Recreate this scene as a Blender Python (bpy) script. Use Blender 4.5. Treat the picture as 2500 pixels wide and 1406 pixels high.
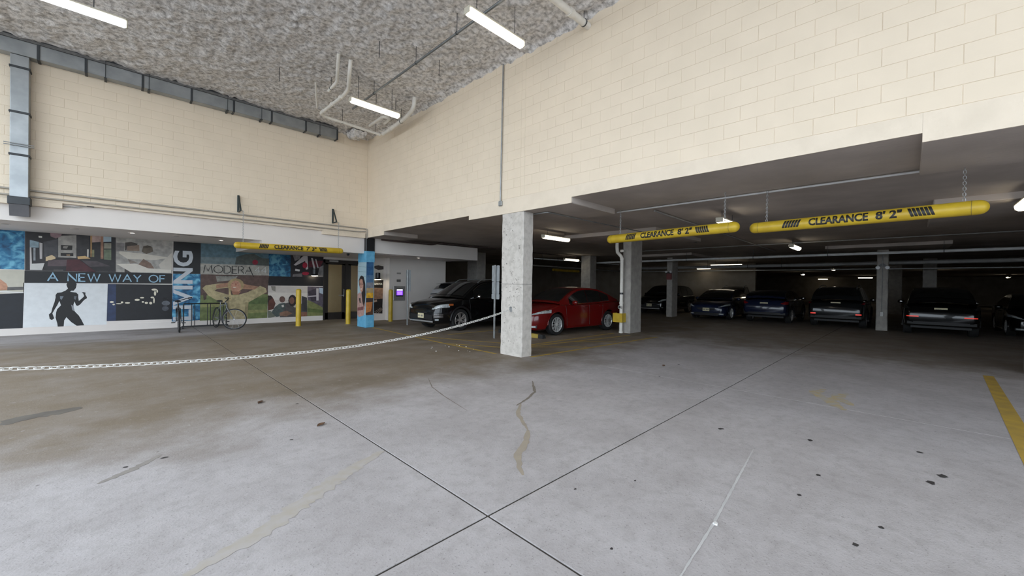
import bpy, bmesh, math, random
from mathutils import Vector, Matrix, noise
random.seed(7)
PI = math.pi
scene = bpy.context.scene
for o in list(bpy.data.objects):
    bpy.data.objects.remove(o, do_unlink=True)
COL = scene.collection

# ---------------------------------------------------------------- camera
EYE = 1.53
YAW, PITCH, ROLL, FPX = 0.78378, -0.00699, 0.01504, 964.84
cd = bpy.data.cameras.new('camera')
cd.sensor_fit = 'HORIZONTAL'; cd.sensor_width = 36.0; cd.lens = FPX / 2500.0 * 36.0
cd.clip_start = 0.05; cd.clip_end = 300
cam = bpy.data.objects.new('camera', cd); COL.objects.link(cam)
fw = Vector((math.sin(YAW) * math.cos(PITCH), math.cos(YAW) * math.cos(PITCH), math.sin(PITCH)))
r0 = Vector((math.cos(YAW), -math.sin(YAW), 0)); u0 = r0.cross(fw)
rt = math.cos(ROLL) * r0 + math.sin(ROLL) * u0
up = -math.sin(ROLL) * r0 + math.cos(ROLL) * u0
cam.matrix_world = Matrix(((rt.x, up.x, -fw.x, 0), (rt.y, up.y, -fw.y, 0), (rt.z, up.z, -fw.z, EYE), (0, 0, 0, 1)))
scene.camera = cam
def to_px(p):
    d = Vector(p) - Vector((0, 0, EYE)); k = d.dot(fw)
    if k < 0.1: return None
    return 1250 + FPX * d.dot(rt) / k, 703 - FPX * d.dot(up) / k, k

# ---------------------------------------------------------------- daylight and exposure
SKY = (0.80, 0.90, 1.0); SKY_STRENGTH = 3.2
FLUO = 3.5; GARAGE_FLUO = 3.2
w = bpy.data.worlds.new('overcast_sky'); scene.world = w; w.use_nodes = True
bg = w.node_tree.nodes['Background']
bg.inputs[0].default_value = (*SKY, 1); bg.inputs[1].default_value = SKY_STRENGTH
vs = scene.view_settings
vs.view_transform = 'Standard'; vs.look = 'None'; vs.gamma = 1.0; vs.use_curve_mapping = False
vs.exposure = 0.42
cy = scene.cycles
cy.max_bounces = 5; cy.diffuse_bounces = 4; cy.glossy_bounces = 2; cy.transmission_bounces = 2; cy.use_light_tree = False; cy.sample_clamp_indirect = 6; cy.caustics_reflective = False; cy.caustics_refractive = False

# ---------------------------------------------------------------- helpers
def lin(c):
    if isinstance(c, str):
        c = tuple(int(c[i:i + 2], 16) / 255 for i in (1, 3, 5))
        return tuple(v / 12.92 if v <= .04045 else ((v + .055) / 1.055) ** 2.4 for v in c)
    return c
MATS = {}
def M(name, c1, c2=None, scale=6.0, detail=4, rough=.6, metal=0, bump=0, bscale=40, coat=0, spec=.5, emit=0, ecol=None, trans=0, world=False, rvar=0, lo=.35, hi=.65):
    """a procedural material: two tones mixed by noise, optional noise bump, coat or emission"""
    if name in MATS: return MATS[name]
    m = bpy.data.materials.new(name); m.use_nodes = True; nt = m.node_tree; N = nt.nodes; L = nt.links
    b = N['Principled BSDF']
    c1 = lin(c1); c2 = lin(c2) if c2 else tuple(v * .86 for v in c1)
    tc = N.new('ShaderNodeNewGeometry') if world else N.new('ShaderNodeTexCoord')
    co = tc.outputs['Position'] if world else tc.outputs['Object']
    n = N.new('ShaderNodeTexNoise'); n.inputs['Scale'].default_value = scale; n.inputs['Detail'].default_value = detail
    L.new(co, n.inputs['Vector'])
    r = N.new('ShaderNodeValToRGB'); e = r.color_ramp.elements
    e[0].position = lo; e[0].color = (*c2, 1); e[1].position = hi; e[1].color = (*c1, 1)
    L.new(n.outputs['Fac'], r.inputs['Fac']); L.new(r.outputs['Color'], b.inputs['Base Color'])
    b.inputs['Roughness'].default_value = rough; b.inputs['Metallic'].default_value = metal
    b.inputs['Specular IOR Level'].default_value = spec
    if coat: b.inputs['Coat Weight'].default_value = coat; b.inputs['Coat Roughness'].default_value = .05
    if trans: b.inputs['Transmission Weight'].default_value = trans
    if emit:
        b.inputs['Emission Color'].default_value = (*(lin(ecol) if ecol else c1), 1); b.inputs['Emission Strength'].default_value = emit
    if bump:
        n2 = N.new('ShaderNodeTexNoise'); n2.inputs['Scale'].default_value = bscale; n2.inputs['Detail'].default_value = 5
        L.new(co, n2.inputs['Vector'])
        bp = N.new('ShaderNodeBump'); bp.inputs['Strength'].default_value = bump; bp.inputs['Distance'].default_value = .02
        L.new(n2.outputs['Fac'], bp.inputs['Height']); L.new(bp.outputs['Normal'], b.inputs['Normal'])
    if rvar:
        mr = N.new('ShaderNodeMapRange'); mr.inputs['To Min'].default_value = rough - rvar; mr.inputs['To Max'].default_value = rough + rvar
        L.new(n.outputs['Fac'], mr.inputs['Value']); L.new(mr.outputs['Result'], b.inputs['Roughness'])
    MATS[name] = m
    return m

def link(name, me, parent=None):
    o = bpy.data.objects.new(name, me); COL.objects.link(o)
    if parent is not None: o.parent = parent
    return o
def tag(o, label, cat, group=None):
    o['label'] = label; o['category'] = cat
    if group: o['group'] = group
    return o
def thing(name, label, cat, loc=(0, 0, 0), rz=0, group=None):
    o = bpy.data.objects.new(name, None); COL.objects.link(o)
    o.location = loc; o.rotation_euler = (0, 0, rz); o.empty_display_size = .2
    return tag(o, label, cat, group)
def struct(o):
    o['kind'] = 'structure'; return o
def copy_tree(o, parent=None):
    c = o.copy(); COL.objects.link(c); c.parent = parent
    for ch in o.children: copy_tree(ch, c)
    return c

class MB:
    """collects boxes, tubes, lathes and polygons and links them as one mesh"""
    def __init__(s): s.v = []; s.f = []
    def add(s, vs, fs):
        k = len(s.v); s.v += [tuple(v) for v in vs]; s.f += [tuple(i + k for i in f) for f in fs]; return s
    def box(s, a, b):
        x0, y0, z0 = (min(a[i], b[i]) for i in range(3)); x1, y1, z1 = (max(a[i], b[i]) for i in range(3))
        return s.add([(x0, y0, z0), (x1, y0, z0), (x1, y1, z0), (x0, y1, z0), (x0, y0, z1), (x1, y0, z1), (x1, y1, z1), (x0, y1, z1)],
                     [(0, 3, 2, 1), (4, 5, 6, 7), (0, 1, 5, 4), (1, 2, 6, 5), (2, 3, 7, 6), (3, 0, 4, 7)])
    def cbox(s, a, b, c=.01):
        """box with chamfered edges (a vertical-edge and top/bottom bevel)"""
        x0, y0, z0 = (min(a[i], b[i]) for i in range(3)); x1, y1, z1 = (max(a[i], b[i]) for i in range(3))
        def ring(d, z):
            X0, X1, Y0, Y1 = x0 + d, x1 - d, y0 + d, y1 - d
            return [(X0 + c, Y0, z), (X1 - c, Y0, z), (X1, Y0 + c, z), (X1, Y1 - c, z), (X1 - c, Y1, z), (X0 + c, Y1, z), (X0, Y1 - c, z), (X0, Y0 + c, z)]
        rs = [ring(c, z0), ring(0, z0 + c), ring(0, z1 - c), ring(c, z1)]
        return s.loft(rs)
    def loft(s, rings, close=True, caps=True):
        n = len(rings[0]); vs = [p for r in rings for p in r]; fs = []
        for i in range(len(rings) - 1):
            for j in range(n if close else n - 1):
                k = (j + 1) % n; fs.append((i * n + j, i * n + k, (i + 1) * n + k, (i + 1) * n + j))
        if caps and close:
            fs.append(tuple(range(n - 1, -1, -1))); fs.append(tuple((len(rings) - 1) * n + j for j in range(n)))
        return s.add(vs, fs)
    def tube(s, pts, r, n=8, caps=True):
        P = [Vector(p) for p in pts]; rings = []
        rr = r if isinstance(r, (list, tuple)) else [r] * len(P)
        t0 = (P[1] - P[0]).normalized(); a = t0.orthogonal().normalized()
        for i, p in enumerate(P):
            t = ((P[min(i + 1, len(P) - 1)] - p).normalized() + (p - P[max(i - 1, 0)]).normalized())
            t = t.normalized() if t.length > 1e-6 else t0
            a = (a - t * a.dot(t)).normalized(); b = t.cross(a)
            rings.append([tuple(p + rr[i] * (math.cos(2 * PI * j / n) * a + math.sin(2 * PI * j / n) * b)) for j in range(n)])
        return s.loft(rings, caps=caps)
    def lathe(s, prof, n=16, axis='Z', c=(0, 0, 0), closed=False):
        """prof: (radius, height) pairs turned about an axis through c"""
        rings = []
        for r, h in prof:
            ring = []
            for j in range(n):
                a = 2 * PI * j / n; u, v = r * math.cos(a), r * math.sin(a)
                p = {'Z': (u, v, h), 'X': (h, u, v), 'Y': (v, h, u)}[axis]
                ring.append((p[0] + c[0], p[1] + c[1], p[2] + c[2]))
            rings.append(ring)
        if closed: rings.append(rings[0]); return s.loft(rings, caps=False)
        return s.loft(rings)
    def grid(s, fn, nu, nv, flip=False):
        vs = [fn(i / nu, j / nv) for i in range(nu + 1) for j in range(nv + 1)]; w_ = nv + 1
        fs = [(i * w_ + j, i * w_ + j + 1, (i + 1) * w_ + j + 1, (i + 1) * w_ + j) for i in range(nu) for j in range(nv)]
        if flip: fs = [f[::-1] for f in fs]
        return s.add(vs, fs)
    def poly(s, pts): return s.add(pts, [tuple(range(len(pts)))])
    def prism(s, pts, d):
        """polygon pts extruded by vector d"""
        d = Vector(d); n = len(pts); q = [tuple(Vector(p) + d) for p in pts]
        return s.add(list(pts) + q, [tuple(range(n - 1, -1, -1)), tuple(range(n, 2 * n))] + [(i, (i + 1) % n, n + (i + 1) % n, n + i) for i in range(n)])
    def mesh(s, name, mat=None, smooth=False, fix=True):
        me = bpy.data.meshes.new(name); me.from_pydata(s.v, [], s.f)
        if fix:
            bm = bmesh.new(); bm.from_mesh(me); bmesh.ops.recalc_face_normals(bm, faces=bm.faces); bm.to_mesh(me); bm.free()
        if mat: me.materials.append(mat)
        if smooth:
            me.polygons.foreach_set('use_smooth', [True] * len(me.polygons))
            if smooth != 'all':
                me.set_sharp_from_angle(angle=math.radians(smooth if smooth > 1 else 40))
        me.update(); return me
    def build(s, name, mat, parent=None, smooth=False, fix=True):
        return link(name, s.mesh(name, mat, smooth, fix), parent)

def text_mesh(txt, width=None, height=None, bold=0.0, spacing=1.0):
    """lettering as flat triangles in the XY plane, lower left at the origin, scaled to width and cap height"""
    cu = bpy.data.curves.new('lettering', 'FONT'); cu.body = txt; cu.offset = bold; cu.space_character = spacing; cu.resolution_u = 3
    o = bpy.data.objects.new('lettering', cu); COL.objects.link(o)
    dg = bpy.context.evaluated_depsgraph_get(); me = bpy.data.meshes.new_from_object(o.evaluated_get(dg))
    bpy.data.objects.remove(o); bpy.data.curves.remove(cu)
    xs = [v.co.x for v in me.vertices]; ys = [v.co.y for v in me.vertices]
    x0, y0 = min(xs), min(ys); sx = width / (max(xs) - x0) if width else 1; sy = height / (max(ys) - y0) if height else sx
    if not width: sx = sy
    for v in me.vertices: v.co = ((v.co.x - x0) * sx, (v.co.y - y0) * sy, 0)
    return me
def place_flat(me, org, ux, uy):
    """moves an XY-plane mesh onto a plane through org spanned by ux, uy"""
    org, ux, uy = Vector(org), Vector(ux), Vector(uy)
    for v in me.vertices: v.co = org + ux * v.co.x + uy * v.co.y
    me.update(); return me
STROKES = {'A': [[(0, 0), (.45, 1), (.9, 0)], [(.18, .38), (.72, .38)]], 'N': [[(0, 0), (0, 1), (.8, 0), (.8, 1)]], 'E': [[(.6, 0), (0, 0), (0, 1), (.6, 1)], [(0, .52), (.52, .52)]],
    'W': [[(0, 1), (.3, 0), (.6, 1), (.9, 0), (1.2, 1)]], 'Y': [[(0, 1), (.4, .45), (.8, 1)], [(.4, .45), (.4, 0)]], 'F': [[(0, 0), (0, 1), (.6, 1)], [(0, .52), (.52, .52)]],
    'O': [[(.5 + .5 * math.cos(2 * PI * i / 24), .5 + .5 * math.sin(2 * PI * i / 24)) for i in range(25)]], 'M': [[(0, 0), (.18, 1), (.5, .22), (.82, 1), (1, 0)]],
    'D': [[(0, 0), (0, 1), (.35, 1)] + [(.35 + .45 * math.sin(PI * i / 12), .5 + .5 * math.cos(PI * i / 12)) for i in range(13)] + [(0, 0)]],
    'R': [[(0, 0), (0, 1), (.35, 1)] + [(.35 + .25 * math.sin(PI * i / 8), .75 + .25 * math.cos(PI * i / 8)) for i in range(9)] + [(0, .5)], [(.3, .5), (.68, 0)]],
    'P': [[(0, 0), (0, 1), (.35, 1)] + [(.35 + .25 * math.sin(PI * i / 8), .75 + .25 * math.cos(PI * i / 8)) for i in range(9)] + [(0, .5)]],
    'T': [[(0, 1), (.7, 1)], [(.35, 1), (.35, 0)]], 'S': [[(.55, .85), (.3, 1), (.05, .8), (.3, .52), (.58, .25), (.3, 0), (0, .15)]], '4': [[(.6, 0), (.6, 1), (0, .3), (.8, .3)]], ' ': []}
def stroke_text(txt, width, height, wt, gap=.25, swash=False):
    """thin lettering drawn with strokes of width wt, baseline at the origin, as an MB in the XY plane"""
    adv = 0; segs = []; own = []
    for i, ch in enumerate(txt):
        st = STROKES[ch]; mx = max([p[0] for s_ in st for p in s_], default=.45)
        for s_ in st:
            s2 = [(adv + p[0], p[1]) for p in s_]
            if swash and i == len(txt) - 1 and len(s_) == 3: s2[2] = (s2[1][0] + .62, -.45)
            segs.append(s2); own.append(i)
        adv += mx + gap
    adv -= gap; k = width / adv; out = {}
    for s_, ow in zip(segs, own):
        mb = out.setdefault(ow, MB())
        pts = [Vector((p[0] * k, p[1] * height)) for p in s_]; rows = []
        for i, p in enumerate(pts):
            d = (pts[min(i + 1, len(pts) - 1)] - pts[max(i - 1, 0)]).normalized(); nrm = Vector((-d.y, d.x)) * wt / 2
            if 0 < i < len(pts) - 1:
                c = (pts[i] - pts[i - 1]).normalized().dot(d); nrm /= max(.45, c)
            rows.append(((p + nrm), (p - nrm)))
        mb.add([(q.x, q.y, 0) for r in rows for q in r], [(2 * i, 2 * i + 1, 2 * i + 3, 2 * i + 2) for i in range(len(rows) - 1)])
    return list(out.values())
# ---------------------------------------------------------------- materials of the place
def floor_material():
    m = bpy.data.materials.new('stained_concrete'); m.use_nodes = True; nt = m.node_tree; N = nt.nodes; L = nt.links
    b = N['Principled BSDF']; g = N.new('ShaderNodeNewGeometry'); P = g.outputs['Position']
    sep = N.new('ShaderNodeSeparateXYZ'); L.new(P, sep.inputs[0])
    def nz(scale, detail=6, rough=.6):
        n = N.new('ShaderNodeTexNoise'); n.inputs['Scale'].default_value = scale; n.inputs['Detail'].default_value = detail; n.inputs['Roughness'].default_value = rough
        L.new(P, n.inputs['Vector']); return n.outputs['Fac']
    def mth(op, a, b_=None, c=None):
        n = N.new('ShaderNodeMath'); n.operation = op
        for i, v in enumerate((a, b_, c)):
            if v is None: continue
            if isinstance(v, (int, float)): n.inputs[i].default_value = v
            else: L.new(v, n.inputs[i])
        return n.outputs[0]
    def step(v, a, c_):
        n = N.new('ShaderNodeMapRange'); n.interpolation_type = 'SMOOTHSTEP'; n.inputs['From Min'].default_value = a; n.inputs['From Max'].default_value = c_
        L.new(v, n.inputs['Value']); return n.outputs['Result']
    def mix(f, a, c_):
        n = N.new('ShaderNodeMix'); n.data_type = 'RGBA'
        if isinstance(f, (int, float)): n.inputs[0].default_value = f
        else: L.new(f, n.inputs[0])
        for s_, v in ((6, a), (7, c_)):
            if isinstance(v, tuple): n.inputs[s_].default_value = (*v, 1)
            else: L.new(v, n.inputs[s_])
        return n.outputs[2]
    big = nz(.33, 3, .5); mid = nz(1.3, 8, .62); fine = nz(9, 8, .7); grit = nz(70, 3, .6)
    base = mix(step(mid, .34, .66), FLOOR_A, FLOOR_B)
    base = mix(mth('MULTIPLY', step(fine, .42, .72), .5), base, FLOOR_C)
    # brown dirt of the drive lane, with an irregular edge; its fade towards the mural paints in the daylight there
    yv = mth('ADD', sep.outputs['Y'], mth('MULTIPLY', mth('SUBTRACT', big, .5), 1.9))
    yv = mth('ADD', yv, mth('MULTIPLY', mth('SUBTRACT', mid, .5), 1.6))
    d1 = step(yv, 4.0, 6.3)
    d2 = mth('MULTIPLY', step(yv, 13.3, 14.4), mth('SUBTRACT', 1.0, step(sep.outputs['X'], 1.5, 5.0)))
    xv = mth('ADD', sep.outputs['X'], mth('MULTIPLY', mth('SUBTRACT', mid, .5), 4.0))
    d3 = step(xv, 10.5, 13.0)  # browner garage floor; its dimmer light is partly put into this mask
    dirt = mth('MAXIMUM', mth('MULTIPLY', d1, mth('SUBTRACT', 1.0, mth('MULTIPLY', d2, .85))), mth('MULTIPLY', d3, .8))
    dirt = mth('MULTIPLY', dirt, mth('ADD', .8, mth('MULTIPLY', step(mid, .3, .7), .2)))
    base = mix(dirt, base, DIRT)
    # darker wet looking tongues in the lane
    tn = N.new('ShaderNodeTexNoise'); tn.inputs['Scale'].default_value = .5; tn.inputs['Detail'].default_value = 6
    mp = N.new('ShaderNodeMapping'); mp.inputs['Scale'].default_value = (.55, 1.5, 1); mp.inputs['Location'].default_value = (3.1, 1.7, 0); L.new(P, mp.inputs[0]); L.new(mp.outputs[0], tn.inputs['Vector'])
    tong = mth('MULTIPLY', mth('MULTIPLY', step(tn.outputs['Fac'], .5, .62), d1), .45)
    base = mix(tong, base, DARK)
    # pits, gum spots and pale scuffs
    base = mix(mth('MULTIPLY', step(grit, .60, .70), .5), base, PIT)
    pit2 = nz(24, 4, .65); base = mix(mth('MULTIPLY', step(pit2, .66, .72), .4), base, PIT)
    pale = nz(16, 5, .6); base = mix(mth('MULTIPLY', step(pale, .60, .74), .3), base, (.60, .57, .58))
    v = N.new('ShaderNodeTexVoronoi'); v.inputs['Scale'].default_value = 3.3; L.new(P, v.inputs['Vector'])
    spot = mth('LESS_THAN', mth('ADD', v.outputs['Distance'], mth('MULTIPLY', fine, .05)), .062)
    sel = N.new('ShaderNodeSeparateColor'); L.new(v.outputs['Color'], sel.inputs[0])
    base = mix(mth('MULTIPLY', mth('MULTIPLY', spot, mth('GREATER_THAN', sel.outputs[0], .45)), .55), base, PIT)
    L.new(base, b.inputs['Base Color'])
    rr = N.new('ShaderNodeMapRange'); rr.inputs['To Min'].default_value = .5; rr.inputs['To Max'].default_value = .85; L.new(mid, rr.inputs['Value']); L.new(rr.outputs[0], b.inputs['Roughness'])
    b.inputs['Specular IOR Level'].default_value = .35
    bp = N.new('ShaderNodeBump'); bp.inputs['Strength'].default_value = .4; bp.inputs['Distance'].default_value = .008
    L.new(mth('ADD', fine, mth('MULTIPLY', grit, .5)), bp.inputs['Height']); L.new(bp.outputs[0], b.inputs['Normal'])
    return m
FLOOR_A, FLOOR_B, FLOOR_C = (.47, .443, .446), (.40, .373, .372), (.29, .268, .258)
DIRT, DARK, PIT = (.205, .162, .115), (.15, .12, .085), (.085, .076, .066)
MFLOOR = floor_material()
CREAM = M('cream_block_paint', (.82, .70, .545), (.785, .67, .52), scale=2.2, rough=.62, bump=.12, bscale=55, world=True)
CREAM_BAND = M('cream_band_paint', (.80, .69, .55), (.72, .62, .49), scale=3.0, rough=.65, bump=.35, bscale=22, world=True, lo=.25, hi=.55)
WHITE = M('white_wall_paint', (.77, .72, .68), (.74, .69, .65), scale=1.5, rough=.6, bump=.05, bscale=40, world=True)
SLAB = M('garage_slab_concrete', (.56, .495, .445), (.43, .38, .34), scale=1.1, detail=7, rough=.8, bump=.15, bscale=18, world=True)
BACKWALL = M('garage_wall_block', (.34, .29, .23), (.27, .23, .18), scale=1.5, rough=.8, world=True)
COLCON = M('column_concrete', (.60, .56, .51), (.49, .455, .41), scale=9, detail=9, rough=.85, bump=.3, bscale=28, world=True, lo=.33, hi=.56)
FOAM = M('sprayed_fireproofing', (.84, .815, .80), (.38, .365, .355), scale=13, detail=8, rough=.95, bump=1.0, bscale=30, world=True, lo=.32, hi=.6, spec=.1)  # darker tone paints the shade in the crevices between lumps
GALV = M('galvanised_sheet', (.40, .42, .43), (.31, .33, .34), scale=3.5, rough=.38, metal=.75, world=True)
GALV_DARK = M('dark_seam_steel', (.05, .055, .06), rough=.5, metal=.3)
STEEL = M('conduit_steel', (.38, .39, .39), (.28, .29, .29), rough=.4, metal=.6)
PVC = M('white_plastic_pipe', (.80, .77, .71), (.72, .69, .63), scale=9, rough=.45)
BLACK = M('black_enamel', (.012, .012, .014), rough=.35)
YELLOW = M('safety_yellow', (.62, .43, .028), (.50, .33, .02), scale=4, rough=.42)
YELLOW_TXT = M('black_lettering', (.012, .011, .01), rough=.5)
PAINTLINE = M('worn_yellow_line', (.50, .33, .06), (.27, .20, .11), scale=7, detail=8, rough=.75, world=True, lo=.25, hi=.52)
GLASS_DARK = M('dark_car_glass', (.006, .008, .009), rough=.04, coat=.6, spec=.6)
TUBE = M('fluorescent_diffuser', (.9, .87, .78), rough=.4, emit=FLUO, ecol=(1.0, .91, .74))
TUBE_COOL = M('cool_fluorescent_diffuser', (.9, .92, .95), rough=.4, emit=FLUO, ecol=(.93, .97, 1.0))
GTUBE = M('garage_lamp_diffuser', (.9, .87, .76), rough=.4, emit=GARAGE_FLUO, ecol=(1.0, .90, .70))
LAMPWHITE = M('lamp_housing', (.62, .58, .47), rough=.5)

# ---------------------------------------------------------------- floor and ground
XR, YW, YM = 6.05, 13.18, 16.75
ground = struct(MB().box((-60, -60, -.3), (120, 70, -.045)).build('ground', M('street_concrete', (.42, .41, .40), scale=1, rough=.8, world=True)))
floor = struct(MB().box((-8, -12, -.3), (68, 24, -.007)).build('floor', M('joint_dirt', (.05, .042, .034), rough=.9)))
XL = [-8, -3.15, 1.745, 6.63, 11.5, 16.4, 21.3, 26.2, 40, 54, 68]; YL = [-12, -7.2, -2.9, 1.945, 6.15, 11.0, 16.74, 24]
BIGJ = {('x', 1.745): .0085, ('y', 1.945): .0085}
for i in range(len(XL) - 1):
    for j in range(len(YL) - 1):
        g = [BIGJ.get(('x', XL[i]), .0022), BIGJ.get(('x', XL[i + 1]), .0022), BIGJ.get(('y', YL[j]), .0022), BIGJ.get(('y', YL[j + 1]), .0022)]
        a = (XL[i] + g[0], YL[j] + g[2], -.04); c = (XL[i + 1] - g[1], YL[j + 1] - g[3], 0)
        mb = MB()
        def rg(d, z): return [(a[0] + d, a[1] + d, z), (c[0] - d, a[1] + d, z), (c[0] - d, c[1] - d, z), (a[0] + d, c[1] - d, z)]
        mb.loft([rg(0, -.04), rg(0, -.0015), rg(.0015, 0)]); mb.build('concrete_slab', MFLOOR, floor)

def ragged(path, width, seed=0, step=.05, z=.0015, taper=True):
    """a flat ribbon with an irregular outline lying on the floor"""
    rnd = random.Random(seed); pts = []
    P = [Vector((*p, 0)) for p in path]
    for a, b_ in zip(P, P[1:]):
        n = max(2, int((b_ - a).length / step))
        pts += [a.lerp(b_, k / n) for k in range(n)]
    pts.append(P[-1]); mb = MB(); rows = []
    for i, p in enumerate(pts):
        d = (pts[min(i + 1, len(pts) - 1)] - pts[max(0, i - 1)]).normalized(); nrm = Vector((-d.y, d.x, 0))
        t = i / (len(pts) - 1); wd = width * (math.sin(PI * min(1, max(0, t * .94 + .03))) ** .5 if taper else 1)
        rows += [tuple(p + nrm * wd * rnd.uniform(.3, .6) + Vector((0, 0, z))), tuple(p - nrm * wd * rnd.uniform(.3, .6) + Vector((0, 0, z)))]
    mb.add(rows, [(2 * i, 2 * i + 1, 2 * i + 3, 2 * i + 2) for i in range(len(pts) - 1)])
    return mb
def line_on_floor(p, q, wd, name='painted_line', mat=PAINTLINE, z=.002):
    p, q = Vector((*p, z)), Vector((*q, z)); d = (q - p).normalized(); n = Vector((-d.y, d.x, 0)) * wd / 2
    return MB().poly([p + n, p - n, q - n, q + n]).build(name, mat, floor, fix=False)
YLINE_DARK = PAINTLINE
MB().poly([(11.3, -1.12, .002), (11.3, -.99, .002), (4.6, -.70, .002), (4.6, -.87, .002)]).build('painted_line', M('yellow_stall_line', (.52, .34, .05), (.40, .27, .06), scale=5, rough=.7, world=True), floor)
for p, q in [((6.22, 13.0), (5.98, 8.5)), ((5.98, 8.5), (5.96, 6.45)), ((6.25, 9.9), (7.3, 7.2)), ((6.0, 8.4), (7.0, 6.4)), ((6.25, 5.68), (11.8, 5.45)), ((7.0, 6.75), (11.5, 6.2)), ((7.2, 6.7), (8.4, 5.7)), ((8.9, 6.5), (9.8, 5.7)), ((7.1, 9.85), (11.6, 9.85)), ((7.1, 6.85), (11.6, 6.85))]:
    line_on_floor(p, q, .095)
CRACK = M('rusty_crack_stain', (.37, .315, .245), (.33, .285, .23), scale=8, rough=.8, world=True)
CRACKD = M('dark_crack', (.22, .19, .155), rough=.9)
PUDDLE = M('damp_patch', (.16, .145, .125), (.13, .115, .10), rough=.4, world=True)
ragged([(2.32, 2.17), (2.40, 2.29), (2.57, 2.47), (2.83, 2.61), (3.08, 2.82)], .075, 3).build('crack_stain', CRACK, floor)
ragged([(3.08, 2.82), (3.38, 3.26), (3.70, 3.52)], .055, 4).build('crack_stain', CRACK, floor)
ragged([(3.6, 3.5), (3.9, 3.60), (4.25, 3.77), (4.71, 4.23)], .045, 5).build('crack_stain', CRACKD, floor)
ragged([(3.59, 5.51), (3.31, 4.97), (3.16, 4.44), (3.01, 3.76)], .016, 6).build('floor_crack', CRACKD, floor)
ragged([(-.86, 6.62), (-.7, 6.82), (-.5, 6.86), (-.3, 6.92)], .28, 8, .04).build('damp_patch', PUDDLE, floor)
ragged([(.25, 2.62), (.63, 2.76), (1.22, 3.13), (1.72, 3.37)], .16, 9, .03).build('tan_smear', M('tan_smear', (.405, .365, .315), (.43, .40, .38), scale=14, rough=.8, world=True), floor)
ragged([(-.1, 4.25), (.1, 4.4), (.28, 4.6)], .07, 10, .02).build('dirt_smear', M('dirt_smear', (.30, .275, .25), rough=.8), floor)
ragged([(2.0, .82), (2.12, .83), (2.74, .87), (4.3, 1.02)], .02, 11, .03).build('pale_scrape', M('pale_scrape', (.56, .55, .54), rough=.8), floor)
for k, (x, y) in enumerate([(7.46, .97), (7.40, .70), (7.05, .75)]):
    ragged([(x - .5, y - .2), (x - .1, y), (x + .25, y - .08)], .16, 20 + k, .05, .0015 + .0005 * k).build('worn_arrow_paint', M('worn_arrow_paint', (.46, .37, .22), (.42, .39, .35), scale=9, rough=.8, world=True, lo=.4, hi=.6), floor)
GUM = M('flattened_gum', (.05, .047, .045), (.035, .03, .03), rough=.7)
for k, (x, y, s) in enumerate([(a, b_, c * .72) for a, b_, c in [(.29, 4.5, .035), (.05, 4.48, .03), (4.85, -.22, .06), (4.62, -.15, .06), (4.66, 1.42, .05), (4.99, .68, .045), (3.5, .1, .03), (1.15, 1.62, .03), (2.05, 1.2, .02), (2.9, 1.5, .02), (3.6, .55, .03), (4.1, .5, .035), (1.2, 4.2, .025), (2.45, 1.75, .022), (3.15, .2, .035), (2.9, -.12, .03), (5.4, -.1, .045), (1.6, 5.4, .03), (6.6, 3.0, .03), (7.9, 3.2, .05)]]):
    rnd = random.Random(k); pts = [(x + s * rnd.uniform(.6, 1.2) * math.cos(a * PI / 4.5), y + s * rnd.uniform(.4, .9) * math.sin(a * PI / 4.5), .0022) for a in range(9)]
    MB().poly(pts).build('gum_spot', GUM, floor)
CHIP = M('white_debris', (.75, .74, .72), rough=.7)
def crumb(x, y, s, name, label, cat, mat=CHIP, group=None):
    rnd = random.Random(int(x * 1000)); mb = MB()
    mb.loft([[(x + s * rnd.uniform(.7, 1.1) * math.cos(a * PI / 3), y + s * rnd.uniform(.6, 1.1) * math.sin(a * PI / 3), z) for a in range(6)] for z in (.001, s * .5, s * .8)])
    return tag(mb.build(name, mat), label, cat, group)
crumb(2.75, .86, .016, 'litter_scrap', 'tiny white scrap of litter beside the pale scrape on the floor', 'litter')
rnd = random.Random(5)
for k in range(12):
    crumb(5.1 + rnd.uniform(0, 1.0), 7.0 + rnd.uniform(0, 1.2), rnd.uniform(.008, .018), 'paint_chip', 'white chip scattered on the floor left of the concrete column', 'chip', group='white chips on the floor beside the concrete column')
LEAF = M('dry_leaf', (.16, .09, .05), (.09, .05, .03), rough=.8)
for x, y, a, lb in [(1.55, 4.42, .5, 'small brown dry leaf lying near the diagonal floor joint'), (1.28, 5.75, .9, 'dark dry leaf on the brown floor left of the joint'), (7.55, 3.35, .3, 'dark curled leaf on the floor in front of the parked cars')]:
    mb = MB(); mb.grid(lambda u, v: (x + math.cos(a) * (u - .5) * .11 - math.sin(a) * (v - .5) * .06 * math.sin(PI * max(.03, min(.97, u))), y + math.sin(a) * (u - .5) * .11 + math.cos(a) * (v - .5) * .06 * math.sin(PI * max(.03, min(.97, u))), .004 + .012 * (2 * v - 1) ** 2), 8, 4)
    tag(mb.build('dry_leaf', LEAF, smooth=True), lb, 'leaf')

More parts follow.
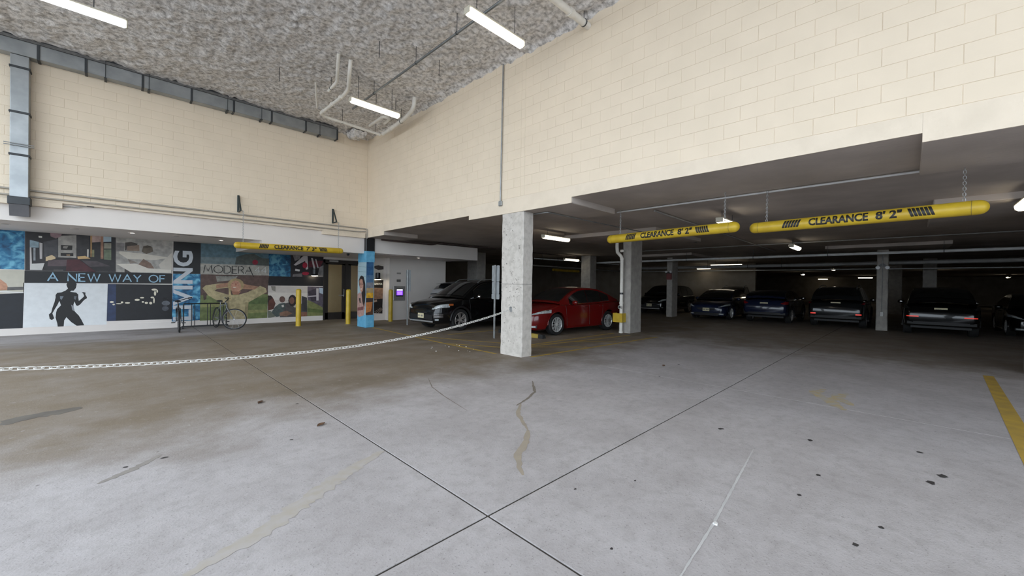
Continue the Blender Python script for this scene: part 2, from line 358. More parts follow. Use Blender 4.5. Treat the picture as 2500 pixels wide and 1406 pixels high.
# ---------------------------------------------------------------- block walls
BH, BL, JT = .2032, .4064, .0036
def block_mesh(length, name):
    """painted block, face towards -X, local origin at the middle of its back, chamfered arris"""
    l, h, t, c = length / 2 - JT / 2, BH / 2 - JT / 2, .05, .003
    r = lambda d, x: [(x, -l + d, -h + d), (x, l - d, -h + d), (x, l - d, h - d), (x, -l + d, h - d)]
    mb = MB(); mb.loft([r(0, 0), r(0, -t + c), r(c, -t)]); return mb.mesh(name, CREAM)
FULL, HALF = block_mesh(BL, 'concrete_block'), block_mesh(BL / 2, 'concrete_half_block')
def block_wall(parent, axis, plane, u0, u1, z0, z1, ujoint=None):
    """courses of blocks; axis 'x': face at X=plane running in Y; axis 'y': face at Y=plane running in X"""
    rows = int(round((z1 - z0) / BH)); items = []; rnd = random.Random(int(plane * 10))
    spans = [(u0, u1)] if ujoint is None else [(u0, ujoint - .006), (ujoint + .006, u1)]
    for a, b_ in spans:
        for r in range(rows):
            u = b_; zc = z0 + (r + .5) * BH; first = True
            while u > a + .06:
                ln = BL / 2 if (first and r % 2) else BL
                first = False
                if u - ln < a - .001: ln = min(BL / 2, u - a)
                items.append((u - ln / 2, zc, ln, rnd.uniform(0, .0022))); u -= ln
    seen = []
    for it in items:
        p = (plane, it[0], it[1]) if axis == 'x' else (it[0], plane, it[1]); q = to_px(p)
        vis = q and -60 < q[0] < 2560 and -60 < q[1] < 1466
        d2 = (Vector(p) - Vector((0, 0, EYE))).length
        seen.append(((plane / d2 ** 3 if vis else 0) * it[2], it))
    seen.sort(key=lambda t: -t[0]); rest = MB()
    for k, (s, (u, zc, ln, dp)) in enumerate(seen):
        loc = (plane + .05 + dp, u, zc) if axis == 'x' else (u, plane + .05 + dp, zc)
        std = FULL if abs(ln - BL) < .002 else HALF if abs(ln - BL / 2) < .002 else None
        if s > 0 and k < 300 and std:
            o = link('concrete_block', std, parent); o.location = loc
            if axis == 'y': o.rotation_euler = (0, 0, PI / 2)
        else:
            l, h, c = ln / 2 - JT / 2, BH / 2 - JT / 2, .003
            r = lambda d, x: [(x, -l + d, -h + d), (x, l - d, -h + d), (x, l - d, h - d), (x, -l + d, h - d)]
            R = [r(0, 0), r(0, -.05 + c), r(c, -.05)]
            if axis == 'x': R = [[(loc[0] + x, loc[1] + y, loc[2] + z) for x, y, z in q] for q in R]
            else: R = [[(loc[0] - y, loc[1] + x, loc[2] + z) for x, y, z in q] for q in R]
            rest.loft(R)
    o = rest.build('remaining_blocks', CREAM, parent); o['kind'] = 'stuff'
MORTAR = M('painted_mortar', (.80, .685, .53), (.70, .60, .46), scale=4, rough=.75, world=True)
ZR0 = 3.43; ZL0 = 3.25; ZC = 6.5
wall_right = struct(MB().box((XR + .0058, -8, ZR0 - .02), (XR + .3, YW + .1, 6.9)).build('wall_right', MORTAR))
block_wall(wall_right, 'x', XR, -8, YW - .003, ZR0, ZR0 + 16 * BH, 5.745)
band = MB()
ys = [(-8, -.08, 3.115), (-.08, 4.515, 3.213), (4.515, 7.59, 3.103), (7.59, 11.95, 3.203), (11.95, YW + .1, 3.085)]
for a, b_, z in ys: band.box((XR - .004, a, z), (XR + .012, b_ + .001, ZR0 - .003))
band.build('edge_beam', CREAM_BAND, wall_right)
wall_left = struct(MB().box((-4.3, YW + .0058, ZL0 - .02), (XR + .3, YW + .3, 6.9)).build('wall_left', MORTAR))
block_wall(wall_left, 'y', YW, -4.3, XR - .003, ZL0, ZL0 + 16 * BH)
led = MB(); led.box((-4.3, YW - .002, 3.185), (6.0, YW + .2, ZL0 - .004))
led.box((-4.3, YW - .002, 3.07), (-.88, YW + .2, 3.188)); led.box((4.60, YW - .002, 3.07), (6.0, YW + .2, 3.188))
led.build('edge_beam', CREAM_BAND, wall_left)

# header and soffit over the mural
wall_header = struct(MB().box((-4.3, YW + .10, 2.73), (2.95, YW + .3, 3.2)).build('wall_header', WHITE))
MB().box((2.95, YW + .10, 2.55), (XR - .02, YW + .3, 3.2)).build('header_panel', WHITE, wall_header)
MB().box((XR + .30, YW, 2.578), (11.0, YW + .2, 3.10)).build('header_panel', WHITE, wall_header)
soffit = struct(MB().box((-4.3, YW + .25, 2.78), (2.95, YM + .1, 2.95)).build('ceiling_soffit', WHITE))
MB().box((2.95, YW + .25, 2.56), (7.6, YM + .1, 2.95)).build('soffit_panel', WHITE, soffit)
MB().box((7.6, YW + .15, 2.59), (11.0, 15.6, 2.95)).build('soffit_panel', WHITE, soffit)
MB().box((2.93, YW + .25, 2.55), (2.96, YM, 2.79)).build('soffit_panel', WHITE, soffit)

# mural wall, entrance wall, white wall
wall_mural = MB().box((-8, YM, 0), (5.88, YM + .2, 3.0)).box((7.72, YM, 0), (7.9, YM + .2, 3.0)).box((5.88, YM, 2.47), (7.72, YM + .2, 3.0))
wall_mural = struct(wall_mural.build('wall_mural', WHITE))
base = struct(MB().box((-8, YM - .022, 0), (5.88, YM, .185)).build('baseboard_mural', WHITE))
wall_entry = struct(MB().box((7.30, 15.46, 0), (7.95, 15.66, 3.0)).box((7.30, 15.46, 0), (7.38, YM, 3.0)).build('wall_entry', WHITE))
wall_white = struct(MB().box((7.94, 15.15, 0), (10.74, 15.5, 3.0)).build('wall_white', WHITE))

# ceilings
nx, ny = 186, 220; x0, x1, y0, y1 = -3.2, XR + .03, 2.4, YW + .03
def foam(x, y):
    a = noise.noise((x * 2.1, y * 2.1, 1.3)); b_ = noise.noise((x * 6.5, y * 6.5, 4.1)); c = noise.noise((x * 15, y * 15, 9.2)); d = noise.noise((x * .5, y * .5, 7))
    return ZC - .03 - .035 * a - .042 * b_ - .03 * c - .04 * d
def foam_pt(u, v):
    x = x0 + (x1 - x0) * u; y = y0 + (y1 - y0) * v; z = foam(x, y)
    dw = min(XR - x, YW - y)                       # material slumps a little against the walls
    return (x, y, z - max(0, .12 - dw) * .5 * (1 + noise.noise((x * 3, y * 3, 0))))
ceiling = struct(MB().grid(foam_pt, nx, ny).build('ceiling', FOAM, smooth='all'))
MB().box((-4.3, -8, ZC), (x0 + .02, YW, ZC + .3)).box((x0, -8, ZC), (XR + .3, y0 + .02, ZC + .3)).box((x0, y0, ZC + .12), (XR + .3, YW + .3, ZC + .3)).build('ceiling_slab', FOAM, ceiling)
g_ceil = MB().box((XR + .013, -12, 3.216), (68, 24, 3.6))
ceiling_garage = struct(g_ceil.build('ceiling_garage', SLAB))
for a, b_ in [((XR + .013, 4.515, 3.103), (7.62, 7.59, 3.25)), ((XR + .013, -3.3, 3.115), (7.75, -.08, 3.25)), ((XR + .013, 11.95, 3.085), (7.3, YW + 1, 3.25)),
              ((10.6, 5.0, 3.10), (14.0, 8.2, 3.25)), ((10.6, -3.4, 3.10), (14.0, -.3, 3.25)), ((19.3, -1.0, 3.10), (22.7, 2.3, 3.25)), ((19.3, 7.3, 3.10), (22.7, 10.5, 3.25))]:
    MB().cbox(a, b_, .012).build('drop_panel', SLAB, ceiling_garage)
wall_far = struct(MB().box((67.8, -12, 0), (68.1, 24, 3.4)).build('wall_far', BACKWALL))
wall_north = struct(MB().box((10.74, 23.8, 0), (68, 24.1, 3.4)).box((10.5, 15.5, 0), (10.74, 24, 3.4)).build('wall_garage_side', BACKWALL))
wall_south = struct(MB().box((6.05, -12.2, 0), (68, -11.9, 3.4)).box((XR, -12, 0), (XR + .3, -8, 6.9)).build('wall_garage_end', BACKWALL))  # unseen end walls, added to keep sky light out of the garage
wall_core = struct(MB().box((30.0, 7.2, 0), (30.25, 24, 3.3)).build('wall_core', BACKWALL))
# ---------------------------------------------------------------- columns
def column(x0, y0, x1, y1, ztop, mat, label, name='concrete_column', chips=True, seed=1):
    t = thing(name, label, 'column', ((x0 + x1) / 2, (y0 + y1) / 2, 0)); cx, cy = (x0 + x1) / 2, (y0 + y1) / 2
    rnd = random.Random(seed); hx, hy = (x1 - x0) / 2, (y1 - y0) / 2; rings = []; n = 24
    zs = [ztop * k / n for k in range(n + 1)]; c = .018
    for z in zs:
        j = lambda: rnd.uniform(-.0035, .0035) if chips else 0
        cc = c + (rnd.uniform(-.006, .008) if chips else 0)
        rings.append([(-hx + cc, -hy + j(), z), (hx - cc, -hy + j(), z), (hx + j(), -hy + cc, z), (hx + j(), hy - cc, z), (hx - cc, hy + j(), z), (-hx + cc, hy + j(), z), (-hx + j(), hy - cc, z), (-hx + j(), -hy + cc, z)])
    MB().loft(rings).build('shaft', mat, t)
    return t
c1 = column(6.06, 5.77, 6.385, 6.43, 3.10, COLCON, 'large weathered concrete column in the foreground with the chain hook')
# formwork line, voids and chipped spots on the weathered column
VOID = M('concrete_void', (.27, .25, .225), rough=.95)
MB().box((-.1655, -.328, 1.552), (-.160, .33, 1.560)).box((-.163, -.3335, 1.552), (.16, -.329, 1.560)).build('pour_line', VOID, c1)
rnd = random.Random(31); vd = MB()
for k in range(150):
    y, z, s = rnd.uniform(-.30, .30), rnd.uniform(.1, 3.0) ** 1.0, rnd.uniform(.005, .017) * (1 if rnd.random() < .85 else 1.6)
    vd.poly([(-.1695, y + s * rnd.uniform(.5, 1) * math.cos(a * PI / 3.5), z + s * rnd.uniform(.3, .9) * math.sin(a * PI / 3.5)) for a in range(7)])
o = vd.build('surface_pits', VOID, c1); o['kind'] = 'stuff'
GREYCON = M('grey_column_concrete', (.40, .375, .345), (.32, .30, .275), scale=6, rough=.85, bump=.15, bscale=25, world=True)
c2 = column(11.95, 6.46, 12.71, 6.76, 3.10, GREYCON, 'grey concrete column with the white drain pipe and yellow guard', seed=2)
column(11.9, -2.3, 12.62, -1.62, 3.10, GREYCON, 'concrete column cut off by the right edge of the picture', seed=3)
c4 = column(20.80, .55, 21.28, .88, 3.10, GREYCON, 'grey concrete column with two small round lamps between the dark cars', seed=4)
column(20.5, 8.72, 21.2, 9.02, 3.10, GREYCON, 'narrow concrete column between the parked dark sedan and the large dark vehicle', seed=5)
column(18.2, 12.25, 18.8, 12.85, 3.20, GREYCON, 'dim concrete column behind the red car', seed=6)
column(13.0, 15.6, 13.6, 16.4, 3.20, GREYCON, 'pale concrete column at the end of the white wall behind the black vehicle', seed=7)
column(36.0, .3, 36.5, 1.0, 3.20, GREYCON, 'far dim concrete column deep in the garage beyond the parked cars', seed=8)
column(29.0, -1.0, 29.5, -.5, 3.20, GREYCON, 'dim concrete column deep in the garage just right of the lamp column', seed=9)
# small fittings on the lamp column
MB().lathe([(.055, -.03), (.075, -.01), (.075, .03), (.05, .05)], 14, 'X').build('emergency_lamp_head', M('lamp_lens', (.75, .76, .78), rough=.25), c4).location = (-.28, .13, 2.42)
MB().lathe([(.055, -.03), (.075, -.01), (.075, .03), (.05, .05)], 14, 'X').build('emergency_lamp_head', MATS['lamp_lens'], c4).location = (-.28, -.13, 2.42)
MB().prism([(-.26, -.16, 2.46), (-.26, .16, 2.46), (-.26, 0, 2.60)], (.03, 0, 0)).build('emergency_lamp_body', BLACK, c4)
MB().tube([(-.252, 0, .7), (-.252, 0, 3.0)], .012).build('conduit', STEEL, c4)
MB().cbox((-.30, -.05, .55), (-.24, .05, .72), .008).build('outlet_box', M('outlet_grey', (.62, .62, .60), rough=.5), c4)
# drain pipe and guard on the grey column
dp = thing('drain_pipe', 'white vertical drain pipe with elbow in front of the grey column', 'pipe', (11.83, 6.72, 0))
MB().tube([(0, 0, 0), (0, 0, 2.45), (0, .04, 2.55), (-.02, .16, 2.68), (-.02, .18, 2.85), (-.02, .18, 3.10)], .057, 14).build('pipe', PVC, dp, smooth=True)
for z in (.02, 1.0, 2.45, 2.72): MB().lathe([(.058, z - .04), (.068, z - .035), (.068, z + .035), (.058, z + .04)], 14).build('coupling', PVC, dp, smooth=30)
MB().lathe([(.058, 1.28), (.0605, 1.282), (.0605, 1.34), (.058, 1.342)], 14).build('band', BLACK, dp)
MB().tube([(-.05, 0, .86), (-.11, 0, .86)], .06, 14).build('cleanout', PVC, dp); MB().lathe([(.045, -.118), (.045, -.108)], 14, 'X', (0, 0, .86)).build('cleanout_ring', BLACK, dp)
yb = thing('pipe_guard', 'yellow steel box guard wrapped around the foot of the drain pipe', 'guard', (11.83, 6.78, .36))
MB().cbox((-.14, -.17, 0), (-.125, .17, .30), .004).build('front_plate', YELLOW, yb)
for y in (-.17, .155): MB().cbox((-.125, y, 0), (.118, y + .015, .30), .004).build('side_plate', YELLOW, yb)

# blue wrapped column: shaft, black head, blue bands; printed faces come with the mural
bc = thing('wrapped_column', 'column wrapped in blue bands and printed pictures by the glass door', 'column', (6.18, 13.31, 0))
BLUE = M('sky_blue_wrap', '#6fb4d6', '#5ba3c9', scale=8, rough=.45)
MB().cbox((-.17, -.20, .02), (.115, .42, 3.08), .008).build('shaft', BLACK, bc)
for z0, z1 in ((0, .44), (2.25, 2.63)): MB().cbox((-.182, -.212, z0), (.127, .432, z1), .006).build('blue_band', BLUE, bc)
MB().cbox((-.176, -.206, .44), (.121, .426, 2.25), .004).build('wrap', M('wrap_ground', '#8fa9b5', rough=.5), bc)

# ---------------------------------------------------------------- ducts
hd = thing('ceiling_duct', 'long rectangular galvanised duct under the ceiling along the left wall', 'duct', (0, 13.06, 6.11))
MB().cbox((-4.2, -.11, 0), (4.95, .115, .30), .008).build('duct_body', GALV, hd)
MB().box((-4.2, -.13, .30), (4.95, .115, .36)).build('top_rail', M('weathered_rail', (.16, .155, .15), (.10, .10, .10), scale=9, rough=.7), hd)
MB().box((-4.2, -.145, .36), (4.8, .10, .40)).build('dark_angle', GALV_DARK, hd)
for x in (-2.6, -1.21, -.53, .39, 1.3, 2.19, 3.09, 4.0, 4.93):
    MB().cbox((x - .022, -.13, -.018), (x + .022, .112, .305), .004).build('seam_flange', GALV_DARK, hd)
for x in (-3.4, -.23, .5, 2.05, 2.84, 4.4):
    MB().tube([(x, -.128, -.02), (x, -.128, .38)], .006, 6).box((x - .02, -.15, -.035), (x + .02, .11, -.012)).build('hanger', GALV_DARK, hd)
vd_ = thing('wall_duct', 'vertical galvanised duct dropping down the left wall', 'duct', (-1.455, 13.06, 2.8))
MB().cbox((-.125, -.11, .25), (.125, .115, 3.30), .008).build('duct_body', GALV, vd_)
for z in (.42 + 2.63, 2.13, 1.26):
    MB().cbox((-.14, -.125, z - .022), (.14, .112, z + .022), .004).build('seam_flange', GALV_DARK, vd_)
MB().cbox((-.15, -.14, .24), (.15, .113, .40), .006).build('collar', GALV_DARK, vd_)
MB().prism([(-.13, -.125, .24), (-.13, .113, .24), (-.13, .113, .02), (-.13, -.06, .0)], (.26, 0, 0)).build('outlet_hood', M('hood_steel', (.14, .14, .15), rough=.45, metal=.5), vd_)
for z in (1.44, 1.48): MB().tube([(-.2, -.13, z), (.2, -.13, z)], .009, 6).build('strap', STEEL, vd_)

# ---------------------------------------------------------------- pipes and conduits
def pipe(name, label, pts, r, mat, n=10, cat='pipe', couplings=(), group=None, hooks=()):
    o = Vector(pts[0]); t = thing(name, label, cat, o, group=group)
    MB().tube([Vector(p) - o for p in pts], r, n).build('run', mat, t, smooth=50)
    for a, b_ in couplings: MB().tube([Vector(a) - o, Vector(b_) - o], r * 1.18, n).build('coupling', mat, t, smooth=50)
    for p, ztop in hooks:
        p = Vector(p) - o
        MB().tube([p + Vector((0, 0, r)), (p.x, p.y, ztop - o.z)], .006, 6).build('hanger_rod', GALV_DARK, t)
        MB().lathe([(r + .002, -.01), (r + .008, -.01), (r + .008, .01), (r + .002, .01)], 12, 'Y' if abs(pts[1][1] - pts[0][1]) > abs(pts[1][0] - pts[0][0]) else 'X', tuple(p), closed=True).build('hanger_ring', GALV_DARK, t)
    return t
def bend(pts, rad=.12, k=4):
    P = [Vector(p) for p in pts]; out = [P[0]]
    for i in range(1, len(P) - 1):
        a = (P[i - 1] - P[i]).normalized(); b_ = (P[i + 1] - P[i]).normalized(); r = min(rad, (P[i - 1] - P[i]).length * .45, (P[i + 1] - P[i]).length * .45)
        for j in range(k + 1):
            t = j / k; out.append((P[i] + a * r) * (1 - t) ** 2 + P[i] * 2 * t * (1 - t) + (P[i] + b_ * r) * t ** 2)
    return out + [P[-1]]
pipe('wall_conduit', 'upper painted conduit running along the left wall above the header', bend([(-4.2, 13.14, 3.378), (6.0, 13.14, 3.382), (6.022, 13.10, 3.37), (6.022, 13.10, 3.05)], .05), .021, M('painted_conduit', (.42, .38, .33), (.36, .33, .28), rough=.5), cat='conduit')
pipe('wall_conduit', 'lower painted conduit running along the left wall just under the other', bend([(-4.2, 13.14, 3.245), (5.7, 13.14, 3.262), (5.98, 13.14, 3.29)], .1), .019, MATS['painted_conduit'], cat='conduit')
pipe('wall_conduit', 'thin grey conduit dropping down the right wall above the big column', [(6.022, 6.42, 6.42), (6.022, 6.45, 3.40)], .016, STEEL, cat='conduit')
tag(MB().cbox((6.0, 6.40, 3.29), (6.05, 6.50, 3.40), .01).build('junction_box', STEEL), 'small grey junction box at the lower end of the wall conduit', 'junction box')
pipe('ceiling_conduit', 'long grey steel conduit hanging under the sprayed ceiling', [(4.36, -2, 6.12), (4.36, 9.5, 6.12), (4.30, 10.3, 6.06)], .024, M('dark_conduit', (.20, .21, .21), rough=.4, metal=.5), cat='conduit', hooks=[((4.36, 2.0, 6.12), 6.5), ((4.36, 5.9, 6.12), 6.5), ((4.36, 7.3, 6.12), 6.5), ((4.36, 9.2, 6.12), 6.5)])
cp = [(3.60, 8.75, 6.45), (3.66, 8.95, 6.25), (3.88, 9.55, 6.17), (3.92, 9.95, 6.15), (3.87, 11.35, 6.12), (4.0, 11.45, 6.11), (5.66, 11.5, 6.08)]
pipe('drain_pipe', 'long white drain pipe with two bends hung near the ceiling corner', bend(cp, .1), .042, PVC, 12, couplings=[((3.90, 10.0, 6.149), (3.90, 10.1, 6.148)), ((3.885, 10.55, 6.137), (3.885, 10.63, 6.135)), ((3.875, 11.1, 6.126), (3.873, 11.18, 6.125))], hooks=[((4.5, 11.46, 6.10), 6.48), ((5.5, 11.5, 6.08), 6.48)])
pipe('drain_pipe', 'white drain pipe turning up to the ceiling in the wall corner', bend([(5.69, 11.38, 6.08), (5.68, 11.0, 6.09), (5.62, 9.85, 6.13), (5.56, 9.4, 6.22), (5.56, 9.35, 6.5)], .22), .055, PVC, 14, couplings=[((5.67, 10.9, 6.094), (5.66, 10.8, 6.097))], hooks=[((5.64, 10.2, 6.115), 6.48)])
pipe('drain_pipe', 'short white pipe offset branching behind the corner drain', bend([(5.33, 11.5, 6.26), (5.31, 10.6, 6.27), (5.52, 10.62, 6.27), (5.55, 11.0, 6.25)], .1), .045, PVC, 12)
pipe('drain_pipe', 'short white pipe stub bending down from the ceiling left of the long drain', bend([(3.33, 8.72, 6.46), (3.45, 9.1, 6.28), (3.6, 9.5, 6.22), (3.61, 10.05, 6.20)], .1), .036, PVC, 12, hooks=[((3.61, 9.9, 6.21), 6.48)])
pipe('drain_pipe', 'thin white pipe dropping from the ceiling left of the drain bend', bend([(3.42, 10.4, 6.46), (3.55, 10.75, 6.3), (3.75, 11.25, 6.2)], .1), .022, PVC, 8)
pipe('drain_pipe', 'white pipe crossing the top edge of the right wall', [(4.6, 4.17, 6.22), (6.05, 4.2, 6.27)], .062, PVC, 14, couplings=[((5.45, 4.185, 6.245), (5.55, 4.187, 6.25))], hooks=[((5.9, 4.19, 6.263), 6.48)])
lump = MB().grid(lambda u, v: (5.25 + u * .5 + .04 * noise.noise((u * 5, v * 5, 1)), 12.5 + v * .66, 6.42 - .17 * min(1, 5 * min(u, 1 - u, v, 1 - v)) + .05 * noise.noise((u * 7, v * 7, 3))), 18, 18)
lump.build('fireproofing_lump', FOAM, ceiling, smooth='all')
for x, y in ((2.6, 10.3), (3.75, 7.7), (5.0, 7.4), (4.75, 9.9), (5.2, 9.7), (2.0, 6.5), (.55, 8.6)):
    MB().tube([(x, y, 6.48), (x, y, 6.14)], .007, 6).build('hanger_rod', GALV_DARK, ceiling)

# ---------------------------------------------------------------- lamps
def lamp(name, label, c, length, axis, ztop, mat, w_=.15, h=.085, group=None, cat='lamp', rods=True):
    t = thing(name, label, cat, c, 0 if axis == 'X' else PI / 2, group); l = length / 2
    prof = [(-.5, .35), (-.5, .0), (-.42, -.45), (-.2, -.75), (.2, -.75), (.42, -.45), (.5, 0), (.5, .35)]
    def ring(x, s): return [(x, p[0] * w_ * s, p[1] * h * s) for p in prof]
    MB().loft([ring(-l, .8), ring(-l + .02, 1), ring(l - .02, 1), ring(l, .8)]).build('diffuser', mat, t, smooth=30)
    MB().cbox((-l - .005, -w_ * .52, h * .36), (l + .005, w_ * .52, h * .75), .008).build('housing', LAMPWHITE, t)
    for s in (-1, 1): MB().cbox((s * (l + .002), -w_ * .45, -h * .5), (s * (l + .022), w_ * .45, h * .7), .006).build('end_cap', LAMPWHITE, t)
    if rods:
        for s in (-1, 1): MB().tube([(s * l * .7, 0, h * .7), (s * l * .7, 0, ztop - c[2])], .006, 6).build('hanger_rod', GALV_DARK, t)
    return t
lamp('tube_lamp', 'tube lamp at the top left, cut off by the picture edge', (-1.18, 9.42, 5.85), 2.5, 'X', 6.48, TUBE_COOL, group='tube lamps under the high ceiling')
lamp('tube_lamp', 'tube lamp at the top centre close to the right wall', (4.50, 4.98, 5.85), 1.24, 'X', 6.48, TUBE, group='tube lamps under the high ceiling')
lamp('tube_lamp', 'tube lamp nearest the wall corner, beside the white drain pipes', (4.48, 9.36, 5.85), 1.24, 'X', 6.48, TUBE, group='tube lamps under the high ceiling')
GL = [((9.57, 7.70, 3.0), 1.22, 'X', 'lit tube lamp on the garage slab just right of the big column'), ((17.3, 12.85, 2.95), 1.22, 'X', 'lit tube lamp hung above the red car roof, second from the big column'),
      ((9.55, 2.86, 2.98), 1.0, 'X', 'lamp seen end-on above the middle clearance bar'), ((16.4, 2.76, 2.97), 1.22, 'X', 'tilted looking oval lamp below the right clearance bar'),
      ((25.7, 7.7, 2.93), 1.7, 'Y', 'long bright tube lamp across the garage above the dark sedan'), ((29.2, 10.2, 2.93), .9, 'Y', 'pair of small round lights left of the long tube lamp'),
      ((35.0, 3.7, 2.95), 1.0, 'X', 'distant lamp above the sport utility vehicle left of the lamp column'), ((45.3, 7.0, 2.95), 1.0, 'X', 'distant lamp above the blue vehicle'),
      ((58.7, 3.4, 2.95), 1.2, 'Y', 'small far lamp just left of the lamp column'), ((44.8, -1.4, 2.95), 1.0, 'X', 'distant lamp above the vehicle with the red tail light bars'),
      ((58.3, -6.5, 2.95), 1.2, 'X', 'farthest lamp towards the right edge'), ((66.0, 8.0, 2.95), 1.0, 'Y', 'tiny far lamp between the blue vehicle and its right neighbour'),
      ((10.3, -1.33, 2.98), 1.1, 'X', 'lamp cut off by the right picture edge above the clearance bar')]
for c, ln, ax, lb in GL: lamp('garage_lamp', lb, c, ln, ax, 3.2, GTUBE, .16, .085, 'lamps in the dark garage')
# recessed lights and vents in the soffit
for x, y, z in ((.26, 14.67, 2.78), (2.24, 14.96, 2.78), (8.65, 14.09, 2.59)):
    t = thing('recessed_light', {.26: 'small lit recessed light in the soffit above the bed picture', 2.24: 'small lit recessed light in the soffit above the park picture', 8.65: 'small recessed light in the soffit left of the black vehicle'}[x], 'light', (x, y, z))
    MB().lathe([(.05, -.012), (.085, -.012), (.085, .01), (.05, .01)], 18, closed=True).build('trim_ring', WHITE, t)
    MB().lathe([(.0, -.006), (.052, -.006), (.052, .004), (0, .004)], 16).build('lens', M('recessed_lens', (.9, .9, .9), emit=6.0, ecol=(1, .95, .88)), t)
for k, (x, y, lb) in enumerate([(-.72, 13.86, 'leftmost slot vent in the soffit'), (.11, 13.82, 'second slot vent from the left in the soffit'), (1.3, 14.0, 'third slot vent from the left in the soffit'), (1.95, 13.97, 'rightmost slot vent in the soffit')]):
    t = thing('soffit_vent', lb, 'vent', (x, y, 2.78)); GV = M('vent_grey', (.30, .29, .28), rough=.6)
    MB().box((-.19, -.03, -.010), (.19, .03, 0)).build('vent_frame', GV, t)
    for s in (-1, 0, 1): MB().box((-.175, s * .017 - .004, -.014), (.175, s * .017 + .004, -.009)).build('louvre', BLACK, t)
for x, y, lb in [(-.76, 14.7, 'round dark speaker grille in the soffit near the left slot vents'), (1.16, 14.68, 'round dark speaker grille in the soffit near the black band of the mural'), (-1.87, 14.8, 'round grille in the soffit at the left picture edge')]:
    t = thing('soffit_grille', lb, 'grille', (x, y, 2.78)); MB().lathe([(.0, -.008), (.07, -.008), (.08, 0)], 16).build('grille', GV, t); MB().lathe([(.07, -.010), (.085, -.010), (.085, .0), (.07, 0)], 16, closed=True).build('rim', WHITE, t)
# sprinkler mains and conduits under the garage slab
pipe('sprinkler_main', 'long pale sprinkler main crossing the garage above the parked cars', [(19.2, 12.5, 2.87), (19.2, 4.7, 2.87), (19.2, -9, 2.87)], .05, M('pale_pipe', (.74, .75, .76), rough=.3), 12, hooks=[((19.2, y, 2.87), 3.2) for y in (7.5, 4.7, 2.2, -.8)])
pipe('drain_main', 'thick grey drain main hung behind the sprinkler main', [(23.5, 13.5, 2.72), (23.5, 4, 2.72), (22.6, -9, 2.72)], .085, M('grey_main', (.33, .32, .31), rough=.5), 14, hooks=[((23.5, y, 2.72), 3.2) for y in (10, 8, 6, 4.5)])
pipe('sprinkler_branch', 'thin pipe running across the far garage under the thick main', [(27, 14, 2.66), (27, -9, 2.60)], .03, MATS['pale_pipe'], 8)
pipe('sprinkler_branch', 'thin high pipe in front of the long sprinkler main', [(16.8, 9.5, 3.16), (16.8, -8, 3.16)], .02, MATS['grey_main'], 8)
pipe('slab_conduit', 'bright thin conduit under the slab between the drop panels', [(7.86, 4.6, 3.185), (7.83, -.1, 3.185)], .018, M('bright_conduit', (.66, .66, .66), rough=.3), 8, cat='conduit')
pipe('slab_conduit', 'thin conduit turning off beside the big column top', bend([(6.42, 5.95, 3.08), (6.40, 5.4, 3.08), (8.5, 5.38, 3.085), (15, 5.5, 3.185)], .06), .014, STEEL, 8, cat='conduit')
pipe('slab_conduit', 'dark conduit running away under the slab towards the oval lamp', [(8.2, 3.9, 3.185), (13.6, 4.0, 3.185), (20.0, 4.1, 3.16)], .022, MATS['grey_main'], 8, cat='conduit')
pipe('header_pipe', 'dark sprinkler pipe running along the top of the white header', bend([(6.5, 13.02, 3.05), (8.6, 13.02, 3.05), (8.9, 13.02, 3.14), (18, 13.02, 3.14)], .15), .028, M('dark_red_pipe', (.09, .06, .055), rough=.5), 8)
pipe('garage_pipe', 'white pipe joining the lamp above the red car', [(14.7, 13.2, 2.88), (16.6, 12.85, 2.88)], .03, MATS['pale_pipe'], 8, hooks=[((15.2, 13.1, 2.88), 3.2), ((16.2, 12.92, 2.88), 3.2)])
pipe('garage_pipe', 'white pipe running right from the lamp above the red car', [(18.0, 13.0, 2.93), (22.5, 13.0, 2.93)], .035, MATS['pale_pipe'], 8, hooks=[((19.5, 13.0, 2.93), 3.2), ((21.5, 13.0, 2.93), 3.2)])
pipe('garage_pipe', 'grey pipe low in the dark behind the red car', [(15.5, 16, 2.75), (29, 16, 2.75)], .05, MATS['grey_main'], 8, hooks=[((17, 16, 2.75), 3.2), ((24, 16, 2.75), 3.2)])

# emergency light on the narrow garage column
el = thing('emergency_light', 'small red emergency unit with two lamp heads on the narrow garage column', 'emergency light', (20.5, 8.87, 2.15))
MB().cbox((-.09, -.13, -.2), (0, .13, .12), .01).build('case', M('dull_red_case', (.16, .03, .03), rough=.5), el)
for y in (-.12, .12): MB().lathe([(.04, -.16), (.06, -.15), (.06, -.10), (.03, -.07)], 12, 'X', (0, y, .2)).build('lamp_head', MATS['lamp_lens'], el)
MB().box((-.08, -.14, .11), (-.04, .14, .2)).build('bracket', BLACK, el)
